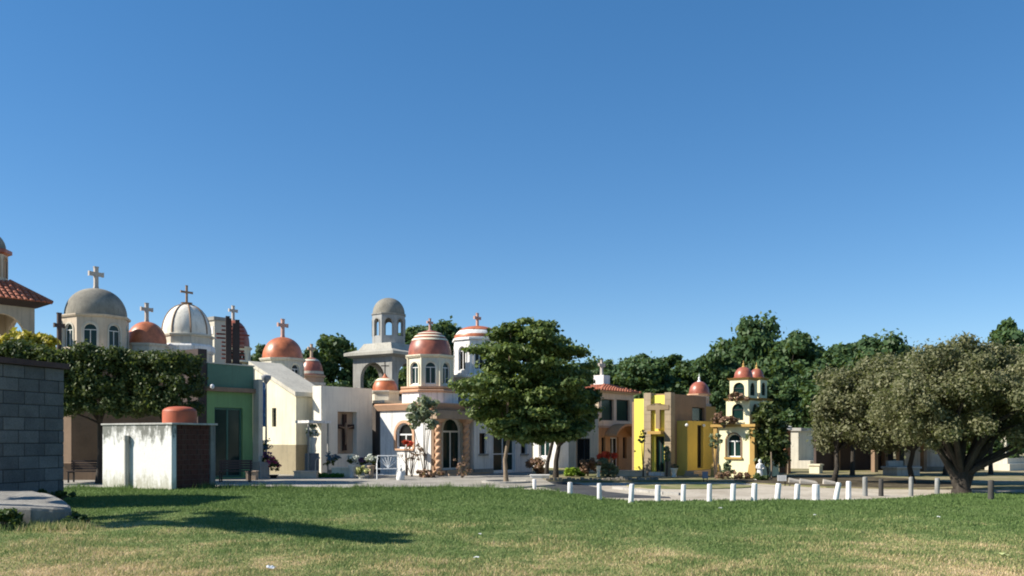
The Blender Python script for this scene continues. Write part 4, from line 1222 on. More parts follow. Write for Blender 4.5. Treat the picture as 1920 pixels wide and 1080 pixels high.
def block(u0, u1, z0):
    key = round(u1 - u0, 3)
    if key not in meshes:
        o = MB().box(0, key, 0, 0.19, 0, hc - 0.02).build('block', BLOCK, st.o, bevel=0.008)
        meshes[key] = o.data
    else:
        o = bpy.data.objects.new('block', meshes[key]); COL.objects.link(o); o.parent = st.o
        md = o.modifiers.new('bevel', 'BEVEL'); md.width = 0.008; md.segments = 1
    o.location = (u0, rb.uniform(-0.007, 0.003), z0)
row = 0; z = ztop - hc
while z > -0.05:
    u = 0.0
    if row % 2: u = -0.17; block(-0.17 + 0.01, -0.004, z)
    while u > -L + 0.1:
        a = max(-L, u - bl)
        block(a + 0.01, u - 0.008, z); u -= bl
    z -= hc; row += 1

# concrete slab with a rounded end
mb = MB()
pl = [(-14.5, 16.55), (-9.0, 16.55), (-8.6, 16.7), (-8.46, 17.0), (-8.7, 17.5), (-9.3, 18.3), (-10.1, 19.3), (-10.9, 20.0), (-14.5, 20.2)]
mb.extrude(pl, -0.1, 0.56)
mb.v = [(x_, y_, z_ - (0.17 * max(0.0, min(1.0, (x_ + 10.2) / 1.7)) ** 1.5 if z_ > 0.3 else 0.0)) for x_, y_, z_ in mb.v]
SLABM = surf('rough_old_concrete', (0.33, 0.315, 0.28), var=0.35, streak=0.4, bump=0.9, speck=0.4, scale=1.5)
o = mb.build('concrete_slab', SLABM, bevel=0.07)
tag(o, 'low rough concrete slab with rounded end in lower left corner', 'slab')
sub = o.modifiers.new('sub', 'SUBSURF'); sub.subdivision_type = 'SIMPLE'; sub.levels = 4; sub.render_levels = 4
tx = bpy.data.textures.new('slab_rough', 'CLOUDS'); tx.noise_scale = 0.5
dp = o.modifiers.new('rough', 'DISPLACE'); dp.texture = tx; dp.strength = 0.05; dp.mid_level = 0.5; dp.texture_coords = 'GLOBAL'

# white box with a brick side
def mould_mat():
    m = bpy.data.materials.new('mouldy_white_wall'); t, b, N, L = nodes_of(m)
    p = pos(t); sp = N.new('ShaderNodeSeparateXYZ'); L.new(p, sp.inputs[0])
    zrel = maths(t, 'DIVIDE', maths(t, 'SUBTRACT', sp.outputs[2], 0.15), 2.05)
    ns = noise(t, pos(t, 3.2, 3.2, 0.8), 1.5, 6, 0.65); nf = noise(t, p, 9, 5, 0.7); ng = noise(t, p, 30, 4, 0.7)
    # black mould that has run down from the top edge, in tongues
    a = maths(t, 'ADD', maths(t, 'MULTIPLY', maths(t, 'SUBTRACT', zrel, 0.72), 2.4), maths(t, 'MULTIPLY', maths(t, 'SUBTRACT', ns.outputs[0], 0.5), 3.2))
    a = maths(t, 'ADD', a, maths(t, 'MULTIPLY', maths(t, 'SUBTRACT', nf.outputs[0], 0.5), 1.2))
    am = ramp(t, a, [(0.05, (0, 0, 0)), (0.55, (0.85,) * 3)])
    # earth splashed up at the foot
    e = maths(t, 'ADD', maths(t, 'MULTIPLY', maths(t, 'SUBTRACT', 0.27, zrel), 3.0), maths(t, 'MULTIPLY', maths(t, 'SUBTRACT', ns.outputs[0], 0.5), 2.2))
    e = maths(t, 'ADD', e, maths(t, 'MULTIPLY', maths(t, 'SUBTRACT', nf.outputs[0], 0.5), 1.0))
    em = ramp(t, e, [(0.0, (0, 0, 0)), (0.5, (0.6,) * 3)])
    base = ramp(t, ng.outputs[0], [(0.3, (0.70, 0.69, 0.65)), (0.7, (0.82, 0.81, 0.78))])
    c = mixc(t, am.outputs[0], base.outputs[0], (0.10, 0.105, 0.085))
    c = mixc(t, em.outputs[0], c, (0.30, 0.28, 0.17))
    L.new(c, b.inputs['Base Color']); b.inputs['Roughness'].default_value = 0.9; b.inputs['Specular IOR Level'].default_value = 0.2
    bp = N.new('ShaderNodeBump'); bp.inputs['Strength'].default_value = 0.5; bp.inputs['Distance'].default_value = 0.02
    L.new(ng.outputs[0], bp.inputs['Height']); L.new(bp.outputs[0], b.inputs['Normal'])
    return m
MOULD = mould_mat()
st = Site('white_pump_box', 'mouldy white cement box with dark brick side and upright pipe', 'pump house', 322, 26.0, 62)
V = st.v(192); W = st.u(404)
zt = st.z(796)
mb = MB(); mb.M = ML; mb.wall(-V, 0, -0.2, zt, 0.18); st.part('white_wall', mb, MOULD, bevel=0.015)
ua, ub = st.u(330), st.u(395)
mb = MB().box(0.182, ua, -0.0, 0.2, -0.2, zt); mb.box(ub, W, 0.0, 0.2, -0.2, zt); st.part('concrete_pier', mb, surf('mossy_concrete', (0.22, 0.22, 0.20), var=0.4, streak=0.6))
mb = MB()
nb = 15; hb = (zt + 0.1) / nb
for k in range(nb):
    x = ua - (0.12 if k % 2 else 0.0)
    while x < ub:
        a, b_ = max(x, ua), min(x + 0.23, ub)
        if b_ - a > 0.03: mb.box(a + 0.005, b_ - 0.005, 0.045 + rb.uniform(-.006, .006), 0.15, -0.1 + k * hb + 0.012, -0.1 + (k + 1) * hb)
        x += 0.24
bk = st.part('brick_infill', mb, surf('dark_red_brick', (0.10, 0.036, 0.026), var=0.4, streak=0.35)); bk['kind'] = 'stuff'
st.part('mortar_back', MB().box(ua, ub, 0.062, 0.18, -0.2, zt), surf('brick_mortar', (0.12, 0.10, 0.09)))
st.part('roof_slab', MB().box(-0.03, W + 0.05, -0.05, V + 0.04, zt, zt + 0.055), surf('thin_roof_concrete', (0.50, 0.49, 0.45), var=0.3, streak=0.5), bevel=0.01)
st.part('rear_wall', MB().box(0.182, W, V - 0.18, V, -0.2, zt), MOULD)
st.part('far_wall', MB().box(W - 0.18, W, 0.202, V - 0.182, -0.2, zt), MOULD)
vp = st.v(241)
mb = MB().tube([(-0.08, vp, -0.1), (-0.08, vp, zt - 0.42)], 0.065, 12); mb.tube([(-0.08, vp, zt - 0.46), (-0.08, vp, zt - 0.32)], 0.085, 12)
st.part('pipe', mb, surf('grey_pipe', (0.55, 0.52, 0.46), var=0.3, streak=0.3), smooth=True)
cu = W * 0.52; cv = 0.66
rt = 0.5
zq = zt + 0.055
tk = thing('water_tank', 'orange-red round water tank with domed lid on the white box', 'tank', tuple(st.o.matrix_basis @ Vector((cu, cv, zq))))
CLAY = surf('orange_red_paint', (0.46, 0.115, 0.055), var=0.15, streak=0.15, rough=0.55)
hk = PZ(762, st.dist(cu, cv)) - zq
MB().lathe([(rt, 0), (rt, hk * 0.62), (rt * 0.985, hk * 0.68)], 40).build('body', CLAY, tk, smooth=True)
MB().lathe([(rt * 1.0, hk * 0.68), (rt * 0.97, hk * 0.77), (rt * 0.86, hk * 0.87), (rt * 0.66, hk * 0.95), (rt * 0.35, hk * 0.99), (0.03, hk)], 40).build('lid', CLAY, tk, smooth=True)
st = Site('stone_kerb_block', 'dark mossy concrete block in the grass right of the white box', 'block', 412, 28.2, 20, 0.1)
st.part('body', MB().box(0, 1.0, 0, 0.5, -0.3, 0.14), CONC, bevel=0.03)

# ------------------------------------------------------------------ posts along the road
POSTM = surf('white_post_paint', (0.76, 0.75, 0.73), var=0.14, streak=0.35, scale=2.5)
POSTG = surf('worn_grey_post', (0.30, 0.30, 0.28), var=0.3, streak=0.4, scale=2.5)
POSTD = surf('dark_wood_post', (0.07, 0.065, 0.06), var=0.3, streak=0.4, scale=2.5)
posts = [(1002, 902, 917, 0, 'w', 'stubby white post on the apron just right of the near tree trunk'),
         (1069, 904, 926, 0, 'w', 'short white post on the grass shoulder, nearest the near tree'),
         (1124, 906, 937, 0, 'w', 'first full-height white post where the row begins left of the beige house'),
         (1183, 907, 943, 3, 'w', 'white post nearest the camera, below the beige house and yellow corner'),
         (1233, 909, 940, 2, 'w', 'white post below the tan pillar and door of the yellow mausoleum'),
         (1281, 908, 940, 2, 'w', 'white post below the steps of the yellow mausoleum'),
         (1330, 907, 940, 1, 'w', 'white post in front of the gap between yellow mausoleum and bell tower'),
         (1374, 907, 940, 2, 'w', 'white post straight below the arched window of the bell tower'),
         (1414, 906, 940, 1, 'w', 'white post below the right-hand corner of the bell tower'),
         (1457, 906, 938, 6, 'w', 'white post tilting a little right, under the small white signboard'),
         (1494, 907, 938, 2, 'w', 'white post between the signboard and the cream block tomb'),
         (1530, 908, 937, 0, 'w', 'thick white post in front of the cream block tomb'),
         (1567, 904, 937, 11, 'w', 'strongly leaning white post near the slender olive trunk'),
         (1591, 902, 935, 0, 'w', 'last clean white post, upright beside the leaning one'),
         (1622, 894, 928, 0, 'g', 'worn whitish post under the olive branches, first after the white row'),
         (1652, 898, 928, 0, 'd', 'short dark grey post under the olive branches'),
         (1708, 894, 927, 0, 'g', 'worn grey post below the dark shelter'),
         (1757, 896, 926, 0, 'g', 'worn pale post nearest the thick olive trunk on its left'),
         (1858, 900, 936, 0, 'd', 'dark wooden post standing right of the thick olive trunk')]
rb = random.Random(21)
for px, py0, py1, lean, kd, lab in posts:
    d = ground_d(px, py1)
    if px < 1010: d = 31.0
    x = PX(px, d); zg = float(terrain(x, d)) if px > 1010 else 0.05
    h = PZ(py0, d) - PZ(py1, d)
    if px == 1530: r_ = 0.105
    else: r_ = 0.072 + rb.uniform(-0.006, 0.008)
    mb = MB()
    prof = [(r_ * 1.05, -0.15), (r_ * 1.04, 0.02), (r_, h * 0.3), (r_ * 0.97, h * 0.94), (r_ * 0.85, h * 0.985), (r_ * 0.45, h)]
    mb.lathe(prof, 14, phase=rb.random())
    o = mb.build('bollard', {'w': POSTM, 'g': POSTG, 'd': POSTD}[kd], smooth=True)
    o.location = (x, d, zg); o.rotation_euler = (R(rb.uniform(-1.5, 1.5)), R(lean + rb.uniform(-.6, .6)), rb.uniform(0, 3))
    o.rotation_mode = 'ZYX' if False else 'XYZ'
    o.rotation_euler[2] = 0
    tag(o, lab, 'post', 'posts along the edge of the field')

# ------------------------------------------------------------------ trees
def tree(name, label, px, d, zg, fork, clusters, leaf, seed, mat, bark, r0, k=10, elong=1.7, up=0.35, group=None, bend=0.15, shell=0.45, x=None):
    o = thing(name, label, 'tree', (PX(px, d) if x is None else x, d, zg), 0, group)
    rg_ = random.Random(seed)
    mb = MB(); limbs(mb, (0, 0, 0), fork, clusters, r0, rg_, k, bend)
    mb.build('trunk', bark, o, smooth=True)
    leaf_obj('crown', o, clusters, leaf, seed, mat, elong=elong, up=up, shell=shell)
    return o

# near layered tree: flat pads of leaves on tiers
rg_ = random.Random(3)
d = 34.5; sc_ = d / FPX
cl = []
def pad(px, py, rx, rz, n, dy=0.0):
    cl.append((((px - 949) * sc_, dy, (YH - py) * sc_ + CZ), (rx * sc_, rx * sc_ * 0.8, rz * sc_), n))
rows = [(618, 955, 1030, 26), (640, 905, 1050, 30), (668, 895, 1075, 34), (695, 915, 1098, 34), (722, 880, 1085, 34), (748, 890, 1098, 34), (775, 892, 1100, 34), (797, 915, 1095, 34), (815, 930, 1085, 30), (828, 955, 1070, 22)]
for (py, a, b_, r_) in rows:
    n_ = int((b_ - a) / 15)
    for i in range(n_):
        px = a + (b_ - a) * (i + rg_.random()) / n_
        half = (b_ - a) / 2 * sc_ * 0.8
        pad(px, py + rg_.uniform(-10, 10), r_ * rg_.uniform(0.6, 1.1), r_ * 0.30 * rg_.uniform(0.7, 1.2), int(400 * rg_.uniform(0.7, 1.3)), rg_.uniform(-half, half))
for (px, py, r_) in ((1020, 612, 14), (1035, 618, 14), (1092, 664, 16), (1100, 690, 14), (1108, 770, 18), (872, 735, 16), (880, 760, 14), (935, 625, 18), (985, 608, 16)):
    pad(px, py, r_ * 1.2, r_ * 0.4, 120, rg_.uniform(-0.6, 0.6))
for k in range(70):
    a = rg_.uniform(0, 2 * PI); q_ = rg_.random() ** 0.5
    pad(1000 + 92 * q_ * math.cos(a), 722 + 92 * q_ * math.sin(a), rg_.uniform(14, 24), rg_.uniform(7, 12), 210, rg_.uniform(-1.6, 1.6))
tree('layered_tree', 'leafy tree with tiered branches and slim pale trunk on the apron', 949, d, 0.05, (0.1, 0, 1.75), cl, 0.105, 31, L_ALM, BARKP, 0.085, k=7, up=0.9, bend=0.2, shell=0.1)
# darker tree just behind it
cl = crown_clusters(random.Random(12), (0.0, 0, 3.3), (1.6, 1.5, 1.7), 46, 0.5, 520, flat=0.6)
o = tree('shade_tree', 'dark twin-trunked tree just behind the tiered tree', 1042, 39.5, 0.0, (0.15, 0, 1.5), cl, 0.11, 32, L_DARK, BARKD, 0.12, k=16, up=0.6)
mb = MB(); mb.tube([(-0.45, 0.1, -0.15), (-0.36, 0.1, 0.7), (-0.12, 0.05, 1.7), (0, 0, 2.6)], [0.12, 0.09, 0.08, 0.05], 8); mb.build('trunk', BARKD, o, smooth=True)

# the three olive-leaved trees on the right
def olive(px, d, cx, cz, rad, n, cr, per, seed, lab, fork, r0, zg, leaf=0.065, k=14):
    cl = crown_clusters(random.Random(seed), (cx, 0, cz), rad, n, cr, per, flat=0.8, low=-0.82, inner=0.3)
    return tree('olive_tree', lab, px, d, zg, fork, cl, leaf, seed, L_OLIVE, BARKD, r0, k=k, elong=1.9, up=0.3, group='olive-leaved trees on the right', shell=0.3, bend=0.25)
o = olive(1803, 28.6, 0.7, 2.95, (3.35, 2.6, 1.8), 190, 0.44, 620, 41, 'broad olive-leaved tree with thick dark forked trunk at far right', (0.0, 0, 0.62), 0.23, 0.03, 0.056, k=16)
mb = MB()
for (x1, z1, x2, z2) in ((-0.55, 1.1, -1.1, 2.0), (0.6, 1.15, 1.35, 2.1), (0.05, 1.2, 0.2, 2.2), (-0.25, 1.2, -0.7, 2.3), (0.35, 1.3, 0.8, 2.3)):
    mb.tube([(x1 * 0.12, 0, 0.12), (x1 * 0.45, 0.02, 0.6), (x1, 0.05, z1), (x2, 0.1, z2)], [0.19, 0.15, 0.10, 0.06], 10)
mb.build('fork_limb', BARKD, o, smooth=True)
olive(1563, 34.5, 1.15, 2.85, (1.75, 1.7, 1.85), 90, 0.45, 560, 42, 'slender olive-leaved tree at left of the olive trees, over the leaning post', (0.12, 0, 1.3), 0.10, 0.0)
olive(1712, 33.5, 0.0, 3.1, (2.1, 1.8, 1.95), 95, 0.45, 560, 43, 'middle olive-leaved tree between the slender and thick trunks', (0.02, 0, 1.35), 0.10, 0.0)

# darker trees added behind the olives to keep the tombs in shade
for i, (px_, d_, cz_, lab_) in enumerate(((1598, 41.5, 3.6, 'added dark tree between the slender olive-leaved tree and pale blue chapel'), (1690, 43, 3.9, 'added dark tree over the roofed shelter'), (1772, 42, 3.7, 'added dark tree behind the fork of the thick olive trunk'), (1858, 43, 3.9, 'added dark tree behind the right half of the broad olive crown'))):
    cl = crown_clusters(random.Random(600 + i), (0.2, 0, cz_), (2.1, 1.9, 1.45), 44, 0.6, 230, flat=0.7, low=-0.8)
    tree('shade_tree', lab_, px_, d_, -0.03, (0.05, 0, 1.9), cl, 0.16, 610 + i, L_DARK, BARKD, 0.10, k=9, up=0.5, group='dark trees added for shade behind the olives')
# clipped hedge trees on the left, flat topped
def boxtree(px, d, w2, d2, z0, z1, seed, lab, nleaf):
    rg_ = random.Random(seed); cl = []
    for k in range(nleaf):
        x = rg_.uniform(-1, 1); y = rg_.uniform(-1, 1); z = rg_.uniform(0, 1)
        f = rg_.choice('xxyyyzzz')
        if f == 'x': x = rg_.choice((-1, 1)) * rg_.uniform(0.85, 1)
        if f == 'y': y = -rg_.uniform(0.85, 1)
        if f == 'z': z = rg_.uniform(0.9, 1)
        wob = 1 + 0.06 * math.sin(5 * x + seed)
        q = rg_.uniform(0.22, 0.36)
        cl.append(((x * (w2 - 0.2), y * (d2 - 0.2), z0 + 0.2 + z * (z1 - z0 - 0.35) * wob), (q, q, q * 0.8), int(230 * rg_.uniform(0.7, 1.3))))
    return tree('clipped_tree', lab, px, d, 0.0, (0.05, 0, z0 - 0.1), cl, 0.075, seed, L_HEDGE, BARKD, 0.11, k=12, group='clipped flat-topped trees on the left', shell=0.2)
boxtree(40, 33.5, 1.75, 1.5, PZ(790, 33), PZ(644, 32.5), 51, 'clipped tree at left edge behind the block shed', 210)
boxtree(185, 33.5, 1.5, 1.5, PZ(786, 33), PZ(654, 32.5), 52, 'clipped tree in the middle, above the mouldy white box', 190)
boxtree(305, 33.5, 1.25, 1.4, PZ(782, 33), PZ(662, 32.5), 53, 'rightmost clipped tree, ending beside the green mausoleum', 170)
# yellow flowering crown above them at the left
cl = crown_clusters(random.Random(61), (0, 0, PZ(650, 37)), (1.6, 0.8, 0.42), 34, 0.32, 90)
tree('yellow_flowering_tree', 'yellow-flowering shrub crown above the clipped tree at the left', 52, 37, 0.0, (0, 0, 2.6), cl, 0.14, 61, L_YEL, BARK, 0.08, k=8)

# tree outside the left edge whose shadow lies across the grass
cx_, cy_ = -4.05, 16.1; hz_ = 6.2; off = hz_ / math.tan(SUN_EL)
cl = []
rg_ = random.Random(77)
for k in range(34):
    f = rg_.uniform(-1, 1); s_ = 0.22 + 0.30 * (1 - abs(f)) * rg_.uniform(0.6, 1.1)
    cl.append(((1.95 * f + rg_.uniform(-.2, .2), -1.6 * f + rg_.uniform(-.15, .15), rg_.uniform(-0.2, 0.2)), (s_, s_, s_ * 0.7), 300))
for k in range(16):
    cl.append(((rg_.uniform(-4.4, -1.8), rg_.uniform(0.6, 3.0), rg_.uniform(-0.9, 0.5)), (0.26, 0.26, 0.2), 90))
bx_, by_ = cx_ - off * math.cos(SUN_BACK), cy_ + off * math.sin(SUN_BACK)
base = (bx_ - 2.2, by_ + 2.4)
cl = [((c[0] + 2.2, c[1] - 2.4, c[2] + hz_), r_, n_) for c, r_, n_ in cl]
tree('leaning_tree', 'leaning tree just outside the left edge that shades the grass', 0, base[1], 0.1, (1.0, -1.1, 4.6), cl, 0.15, 78, L_DARK, BARK, 0.14, k=14, x=base[0])

# background trees, far behind the chapels
FARM = []
for sd in range(4):
    rg_ = random.Random(100 + sd); cl = []
    nl = 6 + sd % 2
    for k in range(nl):        # several lobes make an uneven outline
        a = rg_.uniform(0, 2 * PI); q = rg_.uniform(0.15, 0.75)
        c = (3.0 * q * math.cos(a), 2.4 * q * math.sin(a), rg_.uniform(3.2, 7.6))
        rr_ = rg_.uniform(1.2, 2.0)
        cl += crown_clusters(rg_, c, (rr_, rr_, rr_ * 0.8), 17, 0.6, 330, flat=0.6, low=-0.7, inner=0.15)
    cl += crown_clusters(rg_, (0, 0, 4.0), (2.9, 2.4, 2.9), 60, 0.75, 300, flat=0.65, low=-0.85, inner=0.3)
    crown = leaf_mesh('far_crown', cl, 0.23, 100 + sd, L_FAR, up=0.5, elong=1.35, shell=0.2)
    mb = MB(); limbs(mb, (0, 0, 0), (0.1, 0, 2.2), cl[::9], 0.2, rg_, 10, 0.3)
    tr_ = mb.build('far_trunk', BARKD, None, smooth=True)
    FARM.append((crown, tr_.data)); bpy.data.objects.remove(tr_)
def far_tree(px, d, top_py, wid, kind, rz, lab):
    o = thing('background_tree', lab, 'tree', (PX(px, d), d, -0.05), rz, 'trees behind the chapels')
    h = PZ(top_py, d)
    zmax = max(v.co.z for v in FARM[kind][0].vertices)
    for nm, me_ in (('crown', FARM[kind][0]), ('trunk', FARM[kind][1])):
        c = bpy.data.objects.new(nm, me_); COL.objects.link(c); c.parent = o
    xr = 4.0
    wid *= 1.3
    o.scale = (wid * d / FPX / 2 / xr, wid * d / FPX / 2 / xr, h / zmax)
far = [(482, 72, 640, 90, 0, 0.3, 'dark tree peeping between rusty sculpture and bright orange dome'),
       (628, 70, 626, 150, 1, 1.0, 'dark tree filling the gap left of the grey cement tower'),
       (700, 82, 640, 120, 2, 2.0, 'dark tree right behind the grey cement tower'),
       (835, 74, 590, 190, 3, 0.6, 'tall dark tree behind the banded dome and its cross'),
       (925, 80, 640, 130, 0, 2.8, 'dark tree behind the striped white dome'),
       (1020, 78, 668, 150, 1, 4.0, 'dark tree behind the crown of the tiered tree'),
       (1135, 82, 663, 120, 2, 5.0, 'round dark tree behind the white rooftop cross'),
       (1215, 78, 656, 150, 3, 1.4, 'broad tree behind the left part of the yellow mausoleum'),
       (1290, 84, 672, 140, 0, 3.3, 'lower tree behind the finial of the yellow mausoleum dome'),
       (1350, 70, 655, 110, 1, 0.2, 'tree directly left behind the bell turrets'),
       (1405, 74, 584, 170, 2, 1.9, 'tallest dark tree, rising behind the bell turrets'),
       (1480, 70, 612, 150, 3, 4.6, 'tall tree right of the tallest one, above the climbing shrub'),
       (1545, 64, 650, 160, 0, 5.6, 'dense tree behind the slender olive-leaved tree'),
       (1500, 58, 700, 130, 1, 2.5, 'lower dense tree over the grey-white chapel'),
       (1650, 76, 619, 170, 2, 0.9, 'spreading tree above the middle olive-leaved crown'),
       (1755, 82, 645, 150, 3, 3.8, 'far tree showing low above the olive crowns'),
       (1840, 90, 650, 130, 1, 1.1, 'small far tree left of the tall one at the right edge'),
       (1905, 72, 592, 150, 0, 2.2, 'tall dark tree at the upper right edge'),
       (1255, 92, 664, 170, 1, 2.1, 'hazy tree filling the gap over the yellow mausoleum'),
       (1325, 95, 668, 160, 2, 0.7, 'hazy tree low on the skyline left of the bell turrets'),
       (1175, 96, 668, 170, 0, 4.4, 'hazy tree low on the skyline right of the white rooftop cross'),
       (1580, 88, 640, 170, 1, 3.0, 'hazy tree on the skyline over the slender olive-leaved tree'),
       (1710, 92, 640, 170, 0, 1.6, 'hazy tree on the skyline over the middle olive crown'),
       (1690, 62, 700, 200, 1, 5.2, 'dark tree filling the shade behind the shelter'),
       (1850, 60, 700, 220, 2, 0.4, 'dark tree filling the shade behind the thick olive trunk')]
for f in far: far_tree(*f)

# ------------------------------------------------------------------ shrubs and flowers
def shrub(name, label, px, d, zg, rad, mat, seed, leaf=0.09, n=14, per=110, cz=None, stems=6, bark=BARK, cat='shrub', cr=None, group=None):
    o = thing(name, label, cat, (PX(px, d), d, zg), 0, group)
    cz = rad[2] if cz is None else cz
    rg_ = random.Random(seed)
    cl = crown_clusters(rg_, (0, 0, cz), rad, n, cr or max(0.1, min(rad) * 0.5), per, low=-0.8)
    mb = MB()
    for k in range(stems):
        c = cl[k % len(cl)][0]
        mb.tube([(rg_.uniform(-.04, .04), rg_.uniform(-.04, .04), -0.05), (c[0] * 0.4, c[1] * 0.4, c[2] * 0.5), tuple(c)], [0.022, 0.016, 0.008], 5)
    mb.build('stem', bark, o)
    leaf_obj('foliage', o, cl, leaf, seed, mat, shell=0.2)
    return o
shrub('slender_sapling', 'slender grey-green sapling against the corner of the white chapel', 795, 39.3, 0.05, (0.72, 0.5, 0.85), leafmat('silver_green_leaves', [(0.16, 0.20, 0.12), (0.26, 0.30, 0.20), (0.36, 0.40, 0.28)], 0.4), 201, leaf=0.11, n=46, per=30, cr=0.2, cz=2.75, cat='sapling')
shrub('red_flowered_shrub', 'red-flowered thin shrub beneath the white chapel arched window', 772, 40.2, 0.05, (0.55, 0.3, 0.5), L_DRY, 202, leaf=0.07, n=12, per=26, cz=1.0)
shrub('red_window_flowers', 'cluster of red flowers before the arched window of white chapel', 762, 40.9, 0.05, (0.28, 0.2, 0.12), F_RED, 203, leaf=0.07, n=8, per=30, cz=1.5)
shrub('thin_path_sapling', 'bare little sapling right of the white chapel steps', 866, 38.6, 0.05, (0.3, 0.3, 0.5), L_DRY, 204, leaf=0.06, n=9, per=18, cz=0.55)
shrub('portal_weed', 'straggly dry plants around the twisted column foot', 806, 39.0, 0.05, (0.6, 0.3, 0.16), L_DRY, 205, leaf=0.09, n=12, per=40)
shrub('climbing_shrub', 'tall green climbing shrub on the right side of bell tower', 1440, 39.3, 0.03, (0.72, 0.5, 1.55), L_HEDGE, 206, leaf=0.11, n=60, per=110, cz=1.75, cr=0.3)
shrub('bare_corner_sapling', 'thin grey-green sapling at the left corner of bell tower', 1342, 38.3, 0.03, (0.28, 0.2, 0.42), L_GREY, 207, leaf=0.08, n=10, per=34, cz=1.6, cat='sapling')
shrub('red_bloom_shrub', 'bright red poinsettia blooms before the beige house', 1138, 40.6, 0.03, (0.42, 0.3, 0.1), F_RED, 208, leaf=0.13, n=12, per=40, cz=0.95)
shrub('grey_bed_shrub', 'grey-green shrub below the red blooms', 1138, 40.2, 0.03, (0.45, 0.35, 0.36), L_GREY, 209, leaf=0.08, n=16, per=90, cz=0.42)
shrub('dry_bed_shrub', 'dry brown shrub right of the lime hedge', 1102, 40.6, 0.03, (0.4, 0.3, 0.34), L_DRY, 210, leaf=0.08, n=14, per=60, cz=0.5)
shrub('round_dry_shrub', 'round olive-brown bush in front of the low white chapel', 1008, 42.5, 0.03, (0.42, 0.4, 0.36), L_DRY, 211, leaf=0.07, n=18, per=90, cz=0.4)
shrub('yellow_door_plant', 'small leafy palm beside the left tan pillar of yellow mausoleum', 1206, 40.2, 0.03, (0.14, 0.12, 0.55), L_GREY, 212, leaf=0.07, n=12, per=12, cz=1.6, stems=4)
shrub('pillar_vine', 'little vine on the right tan pillar of yellow mausoleum', 1250, 40.4, 0.03, (0.14, 0.14, 0.34), L_GREY, 213, leaf=0.07, n=9, per=40, cz=1.0)
shrub('tower_foot_plants', 'low reddish-green plants at the foot of bell tower', 1375, 37.9, 0.03, (0.95, 0.25, 0.14), L_DRY, 214, leaf=0.08, n=16, per=60)
shrub('tower_shadow_bush', 'small grey bush against the pale yellow tower wall', 1364, 38.7, 0.03, (0.24, 0.2, 0.38), L_GREY, 215, leaf=0.07, n=12, per=50, cz=0.45)
shrub('statue_foot_plant', 'small green clump at the white statue foot', 1428, 36.8, 0.03, (0.3, 0.2, 0.14), L_HEDGE, 216, leaf=0.08, n=8, per=60)
shrub('balcony_bougainvillea', 'dried bougainvillea on the lower left ledge of bell tower', 1358, 39.6, PZ(800, 39.6), (0.55, 0.3, 0.28), L_DRY, 217, leaf=0.09, n=16, per=60, cz=0.28)
shrub('ledge_bougainvillea', 'dried bougainvillea on the upper ledge of bell tower', 1383, 39.4, PZ(750, 39.4), (0.5, 0.3, 0.2), L_DRY, 218, leaf=0.09, n=14, per=60, cz=0.12)
shrub('weed_clump', 'dark weeds in front of the concrete slab at left edge', 8, 16.2, 0.05, (0.32, 0.2, 0.2), L_DARK, 219, leaf=0.06, n=10, per=60, cat='weeds')
shrub('slab_end_weed', 'dark weeds at the rounded end of the concrete slab', 140, 16.9, 0.05, (0.22, 0.25, 0.13), L_DARK, 220, leaf=0.05, n=9, per=60, cat='weeds')
shrub('shed_foot_weed', 'weeds in shade at the foot of block shed', 108, 21.0, 0.28, (0.4, 0.3, 0.14), L_DARK, 221, leaf=0.05, n=10, per=50, cat='weeds')
for i, (px_, d_, h_, lab_) in enumerate(((1745, 50, 1.3, 'dark bush in the shade behind the middle olive trunk'), (1830, 52, 1.2, 'dark bush seen through the fork of the thick olive trunk'), (1868, 50, 1.1, 'dark bush left of the cream stepped tomb'))):
    shrub('dark_bush', lab_, px_, d_, -0.05, (1.2, 0.9, h_), L_DARK, 250 + i, leaf=0.12, n=34, per=130, cr=0.45, group='dark bushes under the olive trees')
# clipped boxes of hedge
def boxhedge(name, label, px, d, w_, dp_, h, mat, seed, leaf=0.05, n=60, deg=0):
    o = thing(name, label, 'hedge', (PX(px, d), d, 0.03), R(deg))
    rg_ = random.Random(seed); cl = []
    for k in range(n):
        cl.append(((rg_.uniform(-1, 1) * (w_ / 2 - .06), rg_.uniform(-1, 1) * (dp_ / 2 - .06), rg_.uniform(0.06, h - 0.06)), (0.08, 0.08, 0.07), 60))
    leaf_obj('foliage', o, cl, leaf, seed, mat, shell=0.1)
    mb = MB()
    for k in range(5): mb.tube([(w_ * (k - 2) * 0.18, 0, -0.05), (w_ * (k - 2) * 0.18, 0.02, h * 0.8)], 0.02, 5)
    mb.build('stem', BARK, o)
boxhedge('lime_hedge', 'clipped lime green hedge cube beneath the beige house', 1068, 40.5, 0.5, 0.5, 0.42, L_LIME, 230)
boxhedge('green_hedge', 'clipped green hedge block right of the lime one', 1086, 40.9, 0.6, 0.5, 0.40, leafmat('mid_green_leaves', [(0.05, 0.12, 0.015), (0.10, 0.20, 0.02), (0.16, 0.27, 0.03)]), 231)
boxhedge('low_green_hedge', 'low bright green hedge before the niche wall', 618, 39.0, 1.3, 0.5, 0.22, leafmat('bright_green_leaves', [(0.03, 0.12, 0.02), (0.06, 0.20, 0.03), (0.10, 0.26, 0.05)]), 232)

